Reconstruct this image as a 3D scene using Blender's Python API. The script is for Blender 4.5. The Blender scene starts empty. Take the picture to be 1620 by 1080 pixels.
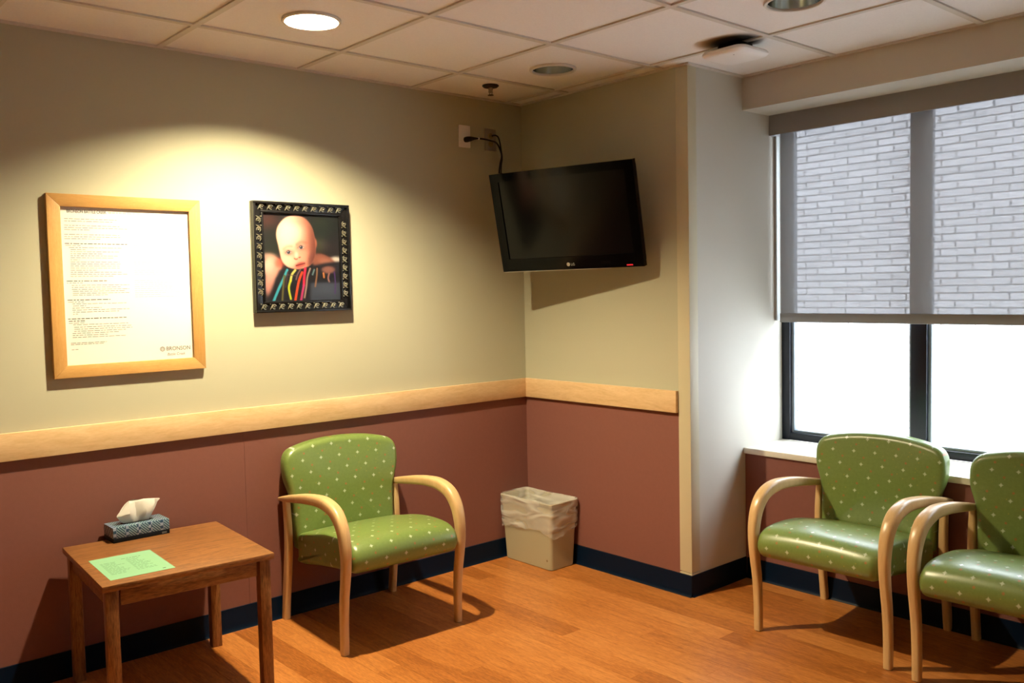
import bpy, bmesh, math, random
import numpy as np
from mathutils import Vector, Matrix

S = bpy.context.scene
C = S.collection
R = math.radians
rnd = random.Random(7)

# ------------------------------------------------------------------ camera
cam_d = bpy.data.cameras.new('camera')
cam = bpy.data.objects.new('camera', cam_d)
C.objects.link(cam)
cr = Vector((0.6618073, 0.74939535, -0.02043796))
cu = Vector((-0.02867404, 0.05254636, 0.99820673))
cf = Vector((-0.74912542, 0.66003447, -0.05626376))
mw = Matrix.Identity(4)
for i in range(3):
    mw[i][0] = cr[i]; mw[i][1] = cu[i]; mw[i][2] = -cf[i]
mw[0][3], mw[1][3], mw[2][3] = 3.65067, -3.31252, 1.42678
cam.matrix_world = mw
cam_d.sensor_width = 36.0
cam_d.lens = 1429.5 / 1620 * 36.0
cam_d.clip_start = 0.05
S.camera = cam

# ------------------------------------------------------------------ world: bright overcast sky
world = bpy.data.worlds.new('overcast_sky')
S.world = world
world.use_nodes = True
bg = world.node_tree.nodes['Background']
bg.inputs['Color'].default_value = (0.82, 0.91, 1.0, 1)
bg.inputs['Strength'].default_value = 18.5

S.view_settings.view_transform = 'Standard'
S.view_settings.look = 'None'
S.view_settings.exposure = 0.0
S.view_settings.gamma = 1.0
S.view_settings.use_curve_mapping = False
LAMP_LUM = 8200.0
LAMP_COL = (1.0, 0.83, 0.52)

# daylight portal in the window opening (guides sky sampling only)
pd = bpy.data.lights.new('window_portal', 'AREA')
pd.shape = 'RECTANGLE'; pd.size = 2.05; pd.size_y = 1.58
pd.cycles.is_portal = True
po = bpy.data.objects.new('window_portal', pd)
po.location = (2.15, 0.83, 1.45); po.rotation_euler = (R(-90), 0, 0)
C.objects.link(po)

# ------------------------------------------------------------------ helpers
def lin(r, g, b):
    f = lambda c: (c / 255 / 12.92) if c / 255 <= 0.04045 else ((c / 255 + 0.055) / 1.055) ** 2.4
    return (f(r), f(g), f(b), 1.0)

def newmat(name):
    m = bpy.data.materials.new(name)
    m.use_nodes = True
    nt = m.node_tree
    return m, nt, nt.nodes['Principled BSDF']

def N(nt, typ, **kw):
    n = nt.nodes.new(typ)
    for k, v in kw.items():
        setattr(n, k, v)
    return n

def setin(n, **kw):
    for k, v in kw.items():
        n.inputs[k.replace('_', ' ')].default_value = v

def math_n(nt, op, a, b=None, clamp=False):
    n = nt.nodes.new('ShaderNodeMath'); n.operation = op; n.use_clamp = clamp
    for i, v in enumerate((a, b)):
        if v is None: continue
        if isinstance(v, (int, float)): n.inputs[i].default_value = v
        else: nt.links.new(v, n.inputs[i])
    return n.outputs[0]

def mixc(nt, fac, a, b):
    n = nt.nodes.new('ShaderNodeMix'); n.data_type = 'RGBA'
    if isinstance(fac, (int, float)): n.inputs[0].default_value = fac
    else: nt.links.new(fac, n.inputs[0])
    for idx, v in ((6, a), (7, b)):
        if isinstance(v, tuple): n.inputs[idx].default_value = v
        else: nt.links.new(v, n.inputs[idx])
    return n.outputs[2]

def plain(name, col, rough=0.5, metal=0.0, spec=0.5, coat=0.0, bump=0.0, bscale=300.0, vary=0.0, vscale=3.0):
    m, nt, p = newmat(name)
    setin(p, Roughness=rough, Metallic=metal)
    p.inputs['Base Color'].default_value = col
    p.inputs['Specular IOR Level'].default_value = spec
    p.inputs['Coat Weight'].default_value = coat
    tc = N(nt, 'ShaderNodeTexCoord')
    if vary:
        n = N(nt, 'ShaderNodeTexNoise'); n.inputs['Scale'].default_value = vscale; n.inputs['Detail'].default_value = 4
        nt.links.new(tc.outputs['Object'], n.inputs['Vector'])
        d = tuple(c * (1 - vary) for c in col[:3]) + (1,)
        b = tuple(min(1, c * (1 + vary)) for c in col[:3]) + (1,)
        nt.links.new(mixc(nt, n.outputs['Fac'], d, b), p.inputs['Base Color'])
    if bump:
        n = N(nt, 'ShaderNodeTexNoise'); n.inputs['Scale'].default_value = bscale; n.inputs['Detail'].default_value = 2
        nt.links.new(tc.outputs['Object'], n.inputs['Vector'])
        bn = N(nt, 'ShaderNodeBump'); bn.inputs['Strength'].default_value = bump; bn.inputs['Distance'].default_value = 0.002
        nt.links.new(n.outputs['Fac'], bn.inputs['Height'])
        nt.links.new(bn.outputs['Normal'], p.inputs['Normal'])
    return m

def wood(name, dark, mid, light, stretch=(1, 14, 14), scale=5.0, rough=0.35, spec=0.5, random_tone=0.0, fine=0.35, bump=0.02, lo=0.3, hi=0.72):
    m, nt, p = newmat(name)
    setin(p, Roughness=rough); p.inputs['Specular IOR Level'].default_value = spec
    tc = N(nt, 'ShaderNodeTexCoord'); mp = N(nt, 'ShaderNodeMapping')
    mp.inputs['Scale'].default_value = stretch
    oi = N(nt, 'ShaderNodeObjectInfo')
    nt.links.new(tc.outputs['Object'], mp.inputs['Vector'])
    off = N(nt, 'ShaderNodeCombineXYZ')
    o1 = math_n(nt, 'MULTIPLY', oi.outputs['Random'], 37.0)
    for k in range(3): nt.links.new(o1, off.inputs[k])
    nt.links.new(off.outputs[0], mp.inputs['Location'])
    n1 = N(nt, 'ShaderNodeTexNoise'); setin(n1, Scale=scale, Detail=5.0, Roughness=0.6, Distortion=0.8)
    n2 = N(nt, 'ShaderNodeTexNoise'); setin(n2, Scale=scale * 6, Detail=3.0, Roughness=0.6, Distortion=0.3)
    for n in (n1, n2): nt.links.new(mp.outputs[0], n.inputs['Vector'])
    f = math_n(nt, 'ADD', math_n(nt, 'MULTIPLY', n1.outputs['Fac'], 1 - fine), math_n(nt, 'MULTIPLY', n2.outputs['Fac'], fine))
    if random_tone:
        f = math_n(nt, 'ADD', f, math_n(nt, 'MULTIPLY', math_n(nt, 'SUBTRACT', oi.outputs['Random'], 0.5), random_tone))
    cr_ = N(nt, 'ShaderNodeValToRGB')
    e = cr_.color_ramp.elements
    e[0].position = lo; e[0].color = dark
    e[1].position = hi; e[1].color = light
    k = e.new(0.5); k.color = mid
    nt.links.new(f, cr_.inputs[0])
    nt.links.new(cr_.outputs[0], p.inputs['Base Color'])
    if bump:
        bn = N(nt, 'ShaderNodeBump'); bn.inputs['Strength'].default_value = bump; bn.inputs['Distance'].default_value = 0.002
        nt.links.new(n2.outputs['Fac'], bn.inputs['Height']); nt.links.new(bn.outputs['Normal'], p.inputs['Normal'])
    return m

class MB:
    """collects shapes for ONE mesh"""
    def __init__(s): s.v = []; s.f = []; s.uv = None
    def add(s, v, f):
        o = len(s.v); s.v += [tuple(x) for x in v]; s.f += [tuple(i + o for i in q) for q in f]; return s
    def box(s, lo, hi):
        x0, y0, z0 = lo; x1, y1, z1 = hi
        return s.add([(x0,y0,z0),(x1,y0,z0),(x1,y1,z0),(x0,y1,z0),(x0,y0,z1),(x1,y0,z1),(x1,y1,z1),(x0,y1,z1)],
                     [(3,2,1,0),(4,5,6,7),(0,1,5,4),(1,2,6,5),(2,3,7,6),(3,0,4,7)])
    def lathe(s, prof, n=32, axis='z', at=(0,0,0), close=False):
        v = []; f = []
        for (r, h) in prof:
            for k in range(n):
                a = 2 * math.pi * k / n
                c, d = r * math.cos(a), r * math.sin(a)
                p = (c, d, h) if axis == 'z' else ((h, c, d) if axis == 'x' else (d, h, c))
                v.append((p[0]+at[0], p[1]+at[1], p[2]+at[2]))
        m = len(prof)
        for i in range(m - 1):
            for k in range(n):
                k2 = (k + 1) % n
                f.append((i*n+k, i*n+k2, (i+1)*n+k2, (i+1)*n+k))
        if prof[0][0] > 1e-6 and close: f.append(tuple(range(n))[::-1])
        if prof[-1][0] > 1e-6 and close: f.append(tuple((m-1)*n + k for k in range(n)))
        return s.add(v, f)
    def tube(s, pts, r, n=10, cap=True):
        pts = [Vector(p) for p in pts]; rs = r if isinstance(r, (list, tuple)) else [r] * len(pts)
        v = []; f = []; prev = None
        for i, p in enumerate(pts):
            t = (pts[min(i+1, len(pts)-1)] - pts[max(i-1, 0)]).normalized()
            if prev is None:
                a = Vector((0,0,1)) if abs(t.z) < 0.9 else Vector((1,0,0))
                u = t.cross(a).normalized()
            else:
                u = (prev - t * prev.dot(t)).normalized()
            prev = u; w = t.cross(u)
            for k in range(n):
                an = 2*math.pi*k/n
                v.append(p + u*(rs[i]*math.cos(an)) + w*(rs[i]*math.sin(an)))
        for i in range(len(pts)-1):
            for k in range(n):
                k2=(k+1)%n
                f.append((i*n+k, i*n+k2, (i+1)*n+k2, (i+1)*n+k))
        if cap:
            f.append(tuple(range(n))[::-1]); f.append(tuple((len(pts)-1)*n+k for k in range(n)))
        return s.add(v, f)
    def prism(s, outline, axis, a, b):
        """outline: 2D points, extruded along axis from a to b"""
        n = len(outline); v = []
        for h in (a, b):
            for (p, q) in outline:
                v.append({'x': (h,p,q), 'y': (p,h,q), 'z': (p,q,h)}[axis])
        f = [tuple(range(n))[::-1], tuple(range(n, 2*n))]
        for k in range(n):
            k2=(k+1)%n; f.append((k, k2, n+k2, n+k))
        return s.add(v, f)
    def mesh(s, name, smooth=True, bevel=0.0, seg=2, ang=35):
        me = bpy.data.meshes.new(name)
        me.from_pydata(s.v, [], s.f)
        bm = bmesh.new(); bm.from_mesh(me)
        bmesh.ops.recalc_face_normals(bm, faces=bm.faces)
        if bevel:
            es = [e for e in bm.edges if len(e.link_faces) == 2 and e.calc_face_angle(0) > R(30)]
            bmesh.ops.bevel(bm, geom=es, offset=bevel, segments=seg, affect='EDGES', profile=0.5)
        bm.to_mesh(me); bm.free()
        if smooth:
            me.shade_smooth()
            me.set_sharp_from_angle(angle=R(ang))
        return me
    def build(s, name, mat, parent=None, **kw):
        return link(name, s.mesh(name, **kw), mat, parent)

def link(name, me, mat, parent=None, loc=None):
    o = bpy.data.objects.new(name, me)
    C.objects.link(o)
    if mat is not None and (not me.materials): me.materials.append(mat)
    if parent is not None: o.parent = parent
    if loc is not None: o.location = loc
    return o

def tag(o, label=None, cat=None, group=None, kind=None):
    if label: o['label'] = label
    if cat: o['category'] = cat
    if group: o['group'] = group
    if kind: o['kind'] = kind
    return o

def thing(name, label, cat, loc=(0,0,0), rz=0.0, group=None):
    o = bpy.data.objects.new(name, None)
    o.empty_display_size = 0.1
    C.objects.link(o); o.location = loc; o.rotation_euler = (0, 0, rz)
    return tag(o, label, cat, group)

def struct(o): o['kind'] = 'structure'; return o

def copy_tree(o, parent=None):
    c = o.copy(); C.objects.link(c)
    if parent is not None:
        c.parent = parent
    for ch in list(o.children): copy_tree(ch, c)
    return c

def catmull(pts, n, closed=False):
    P = [np.array(p, float) for p in pts]; m = len(P); out = []
    segs = m if closed else m - 1
    for i in range(segs):
        g = (lambda k: P[k % m]) if closed else (lambda k: P[min(max(k, 0), m-1)])
        p0, p1, p2, p3 = g(i-1), g(i), g(i+1), g(i+2)
        for j in range(n):
            t = j / n
            out.append(0.5*((2*p1)+(-p0+p2)*t+(2*p0-5*p1+4*p2-p3)*t*t+(-p0+3*p1-3*p2+p3)*t**3))
    if not closed: out.append(P[-1])
    return [tuple(float(c) for c in q) for q in out]

def text_mesh(txt, size, name, shear=0.0, extrude=0.0, spacing=1.0, bold=0.0):
    cu_ = bpy.data.curves.new(name, 'FONT'); cu_.body = txt; cu_.size = size; cu_.shear = shear
    cu_.extrude = extrude; cu_.space_character = spacing; cu_.resolution_u = 3; cu_.offset = bold
    ob = bpy.data.objects.new(name, cu_); C.objects.link(ob)
    dg = bpy.context.evaluated_depsgraph_get(); dg.update()
    me = bpy.data.meshes.new_from_object(ob.evaluated_get(dg))
    bpy.data.objects.remove(ob); bpy.data.curves.remove(cu_)
    me.name = name
    me.materials.clear()
    return me

# ------------------------------------------------------------------ materials
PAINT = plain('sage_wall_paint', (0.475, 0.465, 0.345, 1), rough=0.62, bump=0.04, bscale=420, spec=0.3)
PAINT_DAYLIT = plain('sage_paint_daylit', (0.60, 0.575, 0.50, 1), rough=0.5, bump=0.03, bscale=420, spec=0.35)  # the wall paint again, made paler and greyer to paint in window daylight
WAINS = plain('rose_brown_wallcovering', lin(130, 84, 75), rough=0.6, bump=0.12, bscale=260, vary=0.05, vscale=60, spec=0.3)
BASE = plain('navy_vinyl_base', (0.002, 0.0085, 0.024, 1), rough=0.42, spec=0.12)
TILE = None
GRID = plain('ceiling_grid_enamel', (0.62, 0.585, 0.52, 1), rough=0.5)
MAPLE = wood('maple_rail', (0.60, 0.39, 0.19, 1), (0.70, 0.48, 0.26, 1), (0.78, 0.57, 0.34, 1), stretch=(9, 1.6, 9), scale=4.0, rough=0.42)
MAPLEX = wood('maple_rail_across', (0.60, 0.39, 0.19, 1), (0.70, 0.48, 0.26, 1), (0.78, 0.57, 0.34, 1), stretch=(1.6, 9, 9), scale=4.0, rough=0.42)
BEECH = wood('honey_beech', (0.58, 0.37, 0.165, 1), (0.66, 0.44, 0.21, 1), (0.72, 0.50, 0.25, 1), stretch=(30, 8, 2.5), scale=3.0, rough=0.3, spec=0.55, fine=0.3)
OAK = wood('medium_oak', (0.105, 0.040, 0.012, 1), (0.255, 0.105, 0.032, 1), (0.37, 0.168, 0.055, 1), stretch=(14, 1.6, 14), scale=4.0, rough=0.36, fine=0.5, bump=0.05, lo=0.36, hi=0.64)
OAKV = wood('medium_oak_leg', (0.105, 0.040, 0.012, 1), (0.255, 0.105, 0.032, 1), (0.37, 0.168, 0.055, 1), stretch=(16, 16, 1.6), scale=4.0, rough=0.36, fine=0.5, bump=0.05, lo=0.36, hi=0.64)
FRAMEW = wood('light_oak_frame', (0.56, 0.30, 0.09, 1), (0.66, 0.38, 0.13, 1), (0.72, 0.45, 0.18, 1), stretch=(20, 3, 3), scale=6.0, rough=0.4, fine=0.5)
FLOORW = wood('cherry_plank', (0.28, 0.084, 0.016, 1), (0.46, 0.160, 0.033, 1), (0.62, 0.255, 0.068, 1), stretch=(1.8, 15, 15), scale=3.4, rough=0.3, random_tone=0.15, fine=0.55, bump=0.01, lo=0.36, hi=0.66)
SUBFL = plain('floor_joint', (0.16, 0.06, 0.018, 1), rough=0.8)
GUARD = plain('cream_corner_guard', (0.58, 0.53, 0.37, 1), rough=0.45)
SILLM = plain('cream_laminate_sill', (0.72, 0.68, 0.58, 1), rough=0.35, vary=0.05, vscale=80)
DARKFR = plain('dark_bronze_frame', (0.005, 0.008, 0.017, 1), rough=0.35, spec=0.35)
FRINS = plain('grey_frame_gasket', (0.20, 0.24, 0.28, 1), rough=0.4)
VALM = plain('grey_valance', (0.27, 0.265, 0.26, 1), rough=0.5)
TRACK = plain('white_side_track', (0.36, 0.38, 0.37, 1), rough=0.5)
WHITEP = plain('white_plastic', (0.84, 0.83, 0.82, 1), rough=0.35)
BLACKP = plain('black_plastic', (0.004, 0.0045, 0.006, 1), rough=0.4, spec=0.3)
BLACKG = plain('gloss_black_bezel', (0.001, 0.0014, 0.002, 1), rough=0.10, spec=0.14)
SCREENM = plain('dark_screen', (0.0015, 0.002, 0.003, 1), rough=0.14, spec=0.25)
SILVER = plain('silver_trim', (0.55, 0.53, 0.50, 1), rough=0.3, metal=0.8)
STEELP = plain('brushed_steel_plate', (0.40, 0.36, 0.32, 1), rough=0.38, metal=0.85)
CHROME = plain('spun_aluminium_reflector', (0.82, 0.85, 0.82, 1), rough=0.16, metal=1.0)
TRIMR = plain('trim_ring_white', (0.66, 0.63, 0.57, 1), rough=0.4)
BEIGE = plain('beige_bin_plastic', (0.44, 0.40, 0.265, 1), rough=0.45, bump=0.03, bscale=500)
PAPERW = plain('white_sheet', (0.86, 0.85, 0.80, 1), rough=0.6)
INK = plain('black_ink', (0.04, 0.038, 0.04, 1), rough=0.7)
INKG = plain('grey_ink', (0.10, 0.10, 0.10, 1), rough=0.7)
INK_GLARE = plain('glare_washed_ink', (0.55, 0.54, 0.50, 1), rough=0.7)  # pale tone paints in the glare that washes out the right-hand print
GREENP = plain('green_paper', lin(132, 184, 146), rough=0.7)
INKGR = plain('green_print_ink', lin(48, 92, 66), rough=0.7)
TISSUE = plain('tissue_paper', (0.64, 0.62, 0.58, 1), rough=0.9)
BLACKFR = plain('black_lacquer_frame', (0.006, 0.006, 0.007, 1), rough=0.25)
ORNM = plain('antique_silver_ornament', (0.40, 0.38, 0.28, 1), rough=0.35, metal=0.8)
def brick_material():
    m = plain('white_painted_brick', (0.43, 0.425, 0.43, 1), rough=0.8, vary=0.12, vscale=14, bump=0.2, bscale=60)
    nt = m.node_tree; p = nt.nodes['Principled BSDF']; oi = N(nt, 'ShaderNodeObjectInfo')
    src = p.inputs['Base Color'].links[0].from_socket
    mx = N(nt, 'ShaderNodeHueSaturation'); nt.links.new(src, mx.inputs['Color'])
    nt.links.new(math_n(nt, 'ADD', 0.88, math_n(nt, 'MULTIPLY', oi.outputs['Random'], 0.2)), mx.inputs['Value'])
    nt.links.new(mx.outputs[0], p.inputs['Base Color'])
    return m
BRICKM = brick_material()
MORTAR = plain('grey_mortar', (0.22, 0.22, 0.225, 1), rough=0.9)
GROUNDM = plain('pale_bounce_ground', (0.66, 0.66, 0.66, 1), rough=0.9, vary=0.1)  # unseen ground, made pale to bounce daylight on to the ceiling
BASEB = plain('black_box_base', (0.003, 0.005, 0.009, 1), rough=0.5, spec=0.2)

def emit(name, col, s):
    m, nt, p = newmat(name)
    p.inputs['Base Color'].default_value = (0.8, 0.8, 0.8, 1)
    p.inputs['Emission Color'].default_value = tuple(col) + (1,)
    p.inputs['Emission Strength'].default_value = s
    return m
BULB = emit('lit_lamp', LAMP_COL, LAMP_LUM)
LEDM = emit('red_led', (1.0, 0.02, 0.035), 0.7); LEDM.node_tree.nodes['Principled BSDF'].inputs['Base Color'].default_value = (0.2, 0.01, 0.01, 1)
OFFB = plain('unlit_lamp_glass', (0.5, 0.5, 0.47, 1), rough=0.3)

def tile_material():
    m, nt, p = newmat('mineral_ceiling_tile')
    setin(p, Roughness=0.85); p.inputs['Specular IOR Level'].default_value = 0.2
    tc = N(nt, 'ShaderNodeTexCoord'); geo = N(nt, 'ShaderNodeNewGeometry')
    n = N(nt, 'ShaderNodeTexNoise'); setin(n, Scale=150.0, Detail=3.0)
    nt.links.new(geo.outputs['Position'], n.inputs['Vector'])
    base = mixc(nt, n.outputs['Fac'], (0.77, 0.75, 0.73, 1), (0.87, 0.85, 0.83, 1))
    # dust smudge blown on to the tiles behind the ceiling unit
    sx = N(nt, 'ShaderNodeSeparateXYZ'); nt.links.new(geo.outputs['Position'], sx.inputs[0])
    def smudge(cx_, cy_, rx, ry, r0, r1, top):
        dx = math_n(nt, 'DIVIDE', math_n(nt, 'SUBTRACT', sx.outputs[0], cx_), rx)
        dy = math_n(nt, 'DIVIDE', math_n(nt, 'SUBTRACT', sx.outputs[1], cy_), ry)
        r2 = math_n(nt, 'SQRT', math_n(nt, 'ADD', math_n(nt, 'MULTIPLY', dx, dx), math_n(nt, 'MULTIPLY', dy, dy)))
        mr = N(nt, 'ShaderNodeMapRange'); mr.interpolation_type = 'SMOOTHSTEP'
        mr.inputs[1].default_value = r0; mr.inputs[2].default_value = r1; mr.inputs[3].default_value = top; mr.inputs[4].default_value = 0.0
        nt.links.new(r2, mr.inputs[0]); return mr.outputs[0]
    c1 = mixc(nt, smudge(1.415, -0.145, 0.13, 0.12, 0.70, 1.10, 0.75), base, (0.42, 0.27, 0.12, 1))
    c2 = mixc(nt, smudge(1.455, -0.135, 0.13, 0.115, 0.55, 1.12, 0.97), c1, (0.02, 0.022, 0.024, 1))
    nt.links.new(c2, p.inputs['Base Color'])
    return m
TILE = tile_material()

def fabric_material():
    m, nt, p = newmat('green_dotted_vinyl')
    setin(p, Roughness=0.33); p.inputs['Specular IOR Level'].default_value = 0.8
    uv = N(nt, 'ShaderNodeUVMap'); sp = N(nt, 'ShaderNodeSeparateXYZ'); nt.links.new(uv.outputs[0], sp.inputs[0])
    def lattice(cell, ox, oy, shear):
        u = math_n(nt, 'ADD', math_n(nt, 'DIVIDE', sp.outputs[0], cell), ox)
        v = math_n(nt, 'ADD', math_n(nt, 'DIVIDE', sp.outputs[1], cell * 0.62), oy)
        row = math_n(nt, 'FLOOR', v)
        u = math_n(nt, 'ADD', u, math_n(nt, 'MULTIPLY', row, shear))
        fx = math_n(nt, 'ABSOLUTE', math_n(nt, 'SUBTRACT', math_n(nt, 'FRACT', u), 0.5))
        fy = math_n(nt, 'MULTIPLY', math_n(nt, 'ABSOLUTE', math_n(nt, 'SUBTRACT', math_n(nt, 'FRACT', v), 0.5)), 0.62)
        return fx, fy
    def soft(d, a, b):
        mr = N(nt, 'ShaderNodeMapRange'); mr.interpolation_type = 'SMOOTHSTEP'
        mr.inputs[1].default_value = a; mr.inputs[2].default_value = b; mr.inputs[3].default_value = 1; mr.inputs[4].default_value = 0
        nt.links.new(d, mr.inputs[0]); return mr.outputs[0]
    fx, fy = lattice(0.092, 0.1, 0.2, 0.38)
    star = soft(math_n(nt, 'ADD', math_n(nt, 'POWER', fx, 0.7), math_n(nt, 'POWER', fy, 0.7)), 0.15, 0.25)
    ox_, oy_ = lattice(0.092, 0.62, 0.67, 0.38)
    dot = soft(math_n(nt, 'SQRT', math_n(nt, 'ADD', math_n(nt, 'MULTIPLY', ox_, ox_), math_n(nt, 'MULTIPLY', oy_, oy_))), 0.032, 0.07)
    n = N(nt, 'ShaderNodeTexNoise'); setin(n, Scale=85.0, Detail=3.0, Roughness=0.7); nt.links.new(uv.outputs[0], n.inputs['Vector'])
    base = mixc(nt, n.outputs['Fac'], (0.125, 0.195, 0.038, 1), (0.200, 0.285, 0.078, 1))
    vo = N(nt, 'ShaderNodeTexVoronoi'); setin(vo, Scale=38.0, Randomness=1.0); nt.links.new(uv.outputs[0], vo.inputs['Vector'])
    base = mixc(nt, math_n(nt, 'MULTIPLY', soft(vo.outputs['Distance'], 0.06, 0.12), 0.55), base, (0.42, 0.36, 0.05, 1))
    base = mixc(nt, math_n(nt, 'MULTIPLY', dot, 0.8), base, (0.42, 0.13, 0.035, 1))
    base = mixc(nt, math_n(nt, 'MULTIPLY', star, 0.75), base, (0.66, 0.74, 0.60, 1))
    nt.links.new(base, p.inputs['Base Color'])
    n3 = N(nt, 'ShaderNodeTexNoise'); setin(n3, Scale=900.0, Detail=2.0); nt.links.new(uv.outputs[0], n3.inputs['Vector'])
    bn = N(nt, 'ShaderNodeBump'); setin(bn, Strength=0.05, Distance=0.001); nt.links.new(n3.outputs['Fac'], bn.inputs['Height']); nt.links.new(bn.outputs['Normal'], p.inputs['Normal'])
    return m
FABRIC = fabric_material()

def glass_material(name, gloss_rough=0.02, ior=1.45, tint=(1,1,1,1)):
    m, nt, p = newmat(name)
    out = nt.nodes['Material Output']; nt.nodes.remove(p)
    tr = N(nt, 'ShaderNodeBsdfTransparent'); tr.inputs[0].default_value = tint
    gl = N(nt, 'ShaderNodeBsdfGlossy'); gl.inputs['Roughness'].default_value = gloss_rough
    lw_ = N(nt, 'ShaderNodeLayerWeight'); lw_.inputs['Blend'].default_value = 0.5
    f0 = ((ior-1)/(ior+1))**2
    fr = math_n(nt, 'ADD', f0, math_n(nt, 'MULTIPLY', math_n(nt, 'POWER', lw_.outputs['Facing'], 5.0), 1-f0))
    mx = N(nt, 'ShaderNodeMixShader')
    nt.links.new(fr, mx.inputs[0]); nt.links.new(tr.outputs[0], mx.inputs[1]); nt.links.new(gl.outputs[0], mx.inputs[2])
    nt.links.new(mx.outputs[0], out.inputs[0])
    return m
GLASS = glass_material('window_glass')
PGLASS = glass_material('picture_glass', 0.05, 1.35)

def screen_fabric():
    m, nt, p = newmat('solar_screen_fabric')
    out = nt.nodes['Material Output']; nt.nodes.remove(p)
    tr = N(nt, 'ShaderNodeBsdfTransparent'); tr.inputs[0].default_value = (0.98, 0.97, 1.0, 1)
    df = N(nt, 'ShaderNodeBsdfDiffuse'); df.inputs[0].default_value = (0.21, 0.20, 0.185, 1)
    tl = N(nt, 'ShaderNodeBsdfTranslucent'); tl.inputs[0].default_value = (0.03, 0.03, 0.03, 1)
    ad = N(nt, 'ShaderNodeAddShader'); nt.links.new(df.outputs[0], ad.inputs[0]); nt.links.new(tl.outputs[0], ad.inputs[1])
    tc = N(nt, 'ShaderNodeTexCoord'); mp = N(nt, 'ShaderNodeMapping'); mp.inputs['Scale'].default_value = (3, 1, 120)
    n = N(nt, 'ShaderNodeTexNoise'); setin(n, Scale=3.0, Detail=2.0)
    nt.links.new(tc.outputs['Object'], mp.inputs[0]); nt.links.new(mp.outputs[0], n.inputs['Vector'])
    fac = math_n(nt, 'ADD', 0.922, math_n(nt, 'MULTIPLY', math_n(nt, 'SUBTRACT', n.outputs['Fac'], 0.5), 0.02))
    mx = N(nt, 'ShaderNodeMixShader'); nt.links.new(fac, mx.inputs[0])
    nt.links.new(tr.outputs[0], mx.inputs[1]); nt.links.new(ad.outputs[0], mx.inputs[2]); nt.links.new(mx.outputs[0], out.inputs[0])
    return m
SCREENFAB = screen_fabric()

def bag_material():
    m, nt, p = newmat('clear_plastic_liner')
    out = nt.nodes['Material Output']
    p.inputs['Base Color'].default_value = (0.82, 0.80, 0.76, 1); setin(p, Roughness=0.14); p.inputs['Specular IOR Level'].default_value = 0.9
    tr = N(nt, 'ShaderNodeBsdfTransparent')
    tc = N(nt, 'ShaderNodeTexCoord'); mp = N(nt, 'ShaderNodeMapping'); mp.inputs['Rotation'].default_value = (0.5, 0.7, 0.3); mp.inputs['Scale'].default_value = (1.0, 1.0, 3.0)
    n = N(nt, 'ShaderNodeTexNoise'); setin(n, Scale=5.5, Detail=1.0, Roughness=0.4, Distortion=0.9)
    nt.links.new(tc.outputs['Object'], mp.inputs[0]); nt.links.new(mp.outputs[0], n.inputs['Vector'])
    bn_ = N(nt, 'ShaderNodeBump'); setin(bn_, Strength=0.8, Distance=0.035); nt.links.new(n.outputs['Fac'], bn_.inputs['Height']); nt.links.new(bn_.outputs['Normal'], p.inputs['Normal'])
    mr = N(nt, 'ShaderNodeMapRange'); mr.inputs[1].default_value = 0.35; mr.inputs[2].default_value = 0.68; mr.inputs[3].default_value = 0.20; mr.inputs[4].default_value = 0.58
    nt.links.new(n.outputs['Fac'], mr.inputs[0])
    mx = N(nt, 'ShaderNodeMixShader'); nt.links.new(mr.outputs[0], mx.inputs[0])
    nt.links.new(tr.outputs[0], mx.inputs[1]); nt.links.new(p.outputs[0], mx.inputs[2]); nt.links.new(mx.outputs[0], out.inputs[0])
    return m
BAG = bag_material()

def tissue_box_material():
    m, nt, p = newmat('blue_patterned_card')
    setin(p, Roughness=0.3)
    tc = N(nt, 'ShaderNodeTexCoord'); sp = N(nt, 'ShaderNodeSeparateXYZ'); nt.links.new(tc.outputs['Object'], sp.inputs[0])
    w1 = math_n(nt, 'SINE', math_n(nt, 'MULTIPLY', math_n(nt, 'ADD', math_n(nt, 'ADD', sp.outputs[1], sp.outputs[2]), math_n(nt, 'MULTIPLY', sp.outputs[0], 0.6)), 600.0))
    blk = math_n(nt, 'SINE', math_n(nt, 'MULTIPLY', sp.outputs[1], 142.0))
    f = math_n(nt, 'MULTIPLY', math_n(nt, 'GREATER_THAN', w1, 0.1), math_n(nt, 'GREATER_THAN', blk, -0.55))
    ck = N(nt, 'ShaderNodeTexChecker'); ck.inputs['Scale'].default_value = 85.0
    nt.links.new(tc.outputs['Object'], ck.inputs['Vector'])
    f2 = math_n(nt, 'MULTIPLY', ck.outputs['Fac'], math_n(nt, 'LESS_THAN', blk, -0.55))
    c = mixc(nt, f, (0.010, 0.050, 0.115, 1), (0.26, 0.38, 0.42, 1))
    c = mixc(nt, f2, c, (0.30, 0.36, 0.50, 1))
    nt.links.new(c, p.inputs['Base Color'])
    return m
TBOX = tissue_box_material()

# ================================================================== the room shell
H = 2.416; T = 0.6096
XR, YB = 4.75, -4.75           # right wall, wall behind the camera
W = 1.11                       # right face of the pier
GX0, GY0 = 0.3732, -0.1074     # ceiling grid origin
TOP = H + 0.30
LIGHTS = [(GX0 + T/2 + 2*T*i, GY0 - T/2 - 2*T*j, (i, j)) for i in range(4) for j in range(4)]
LIGHTS = [l for l in LIGHTS if l[0] < XR - 0.2 and l[1] > YB + 0.2]
LIGHTS = [l for l in LIGHTS if l[2] in ((0, 0), (1, 0), (0, 1))]      # the others are out of the picture
LIT = {(0, 1)}

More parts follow.
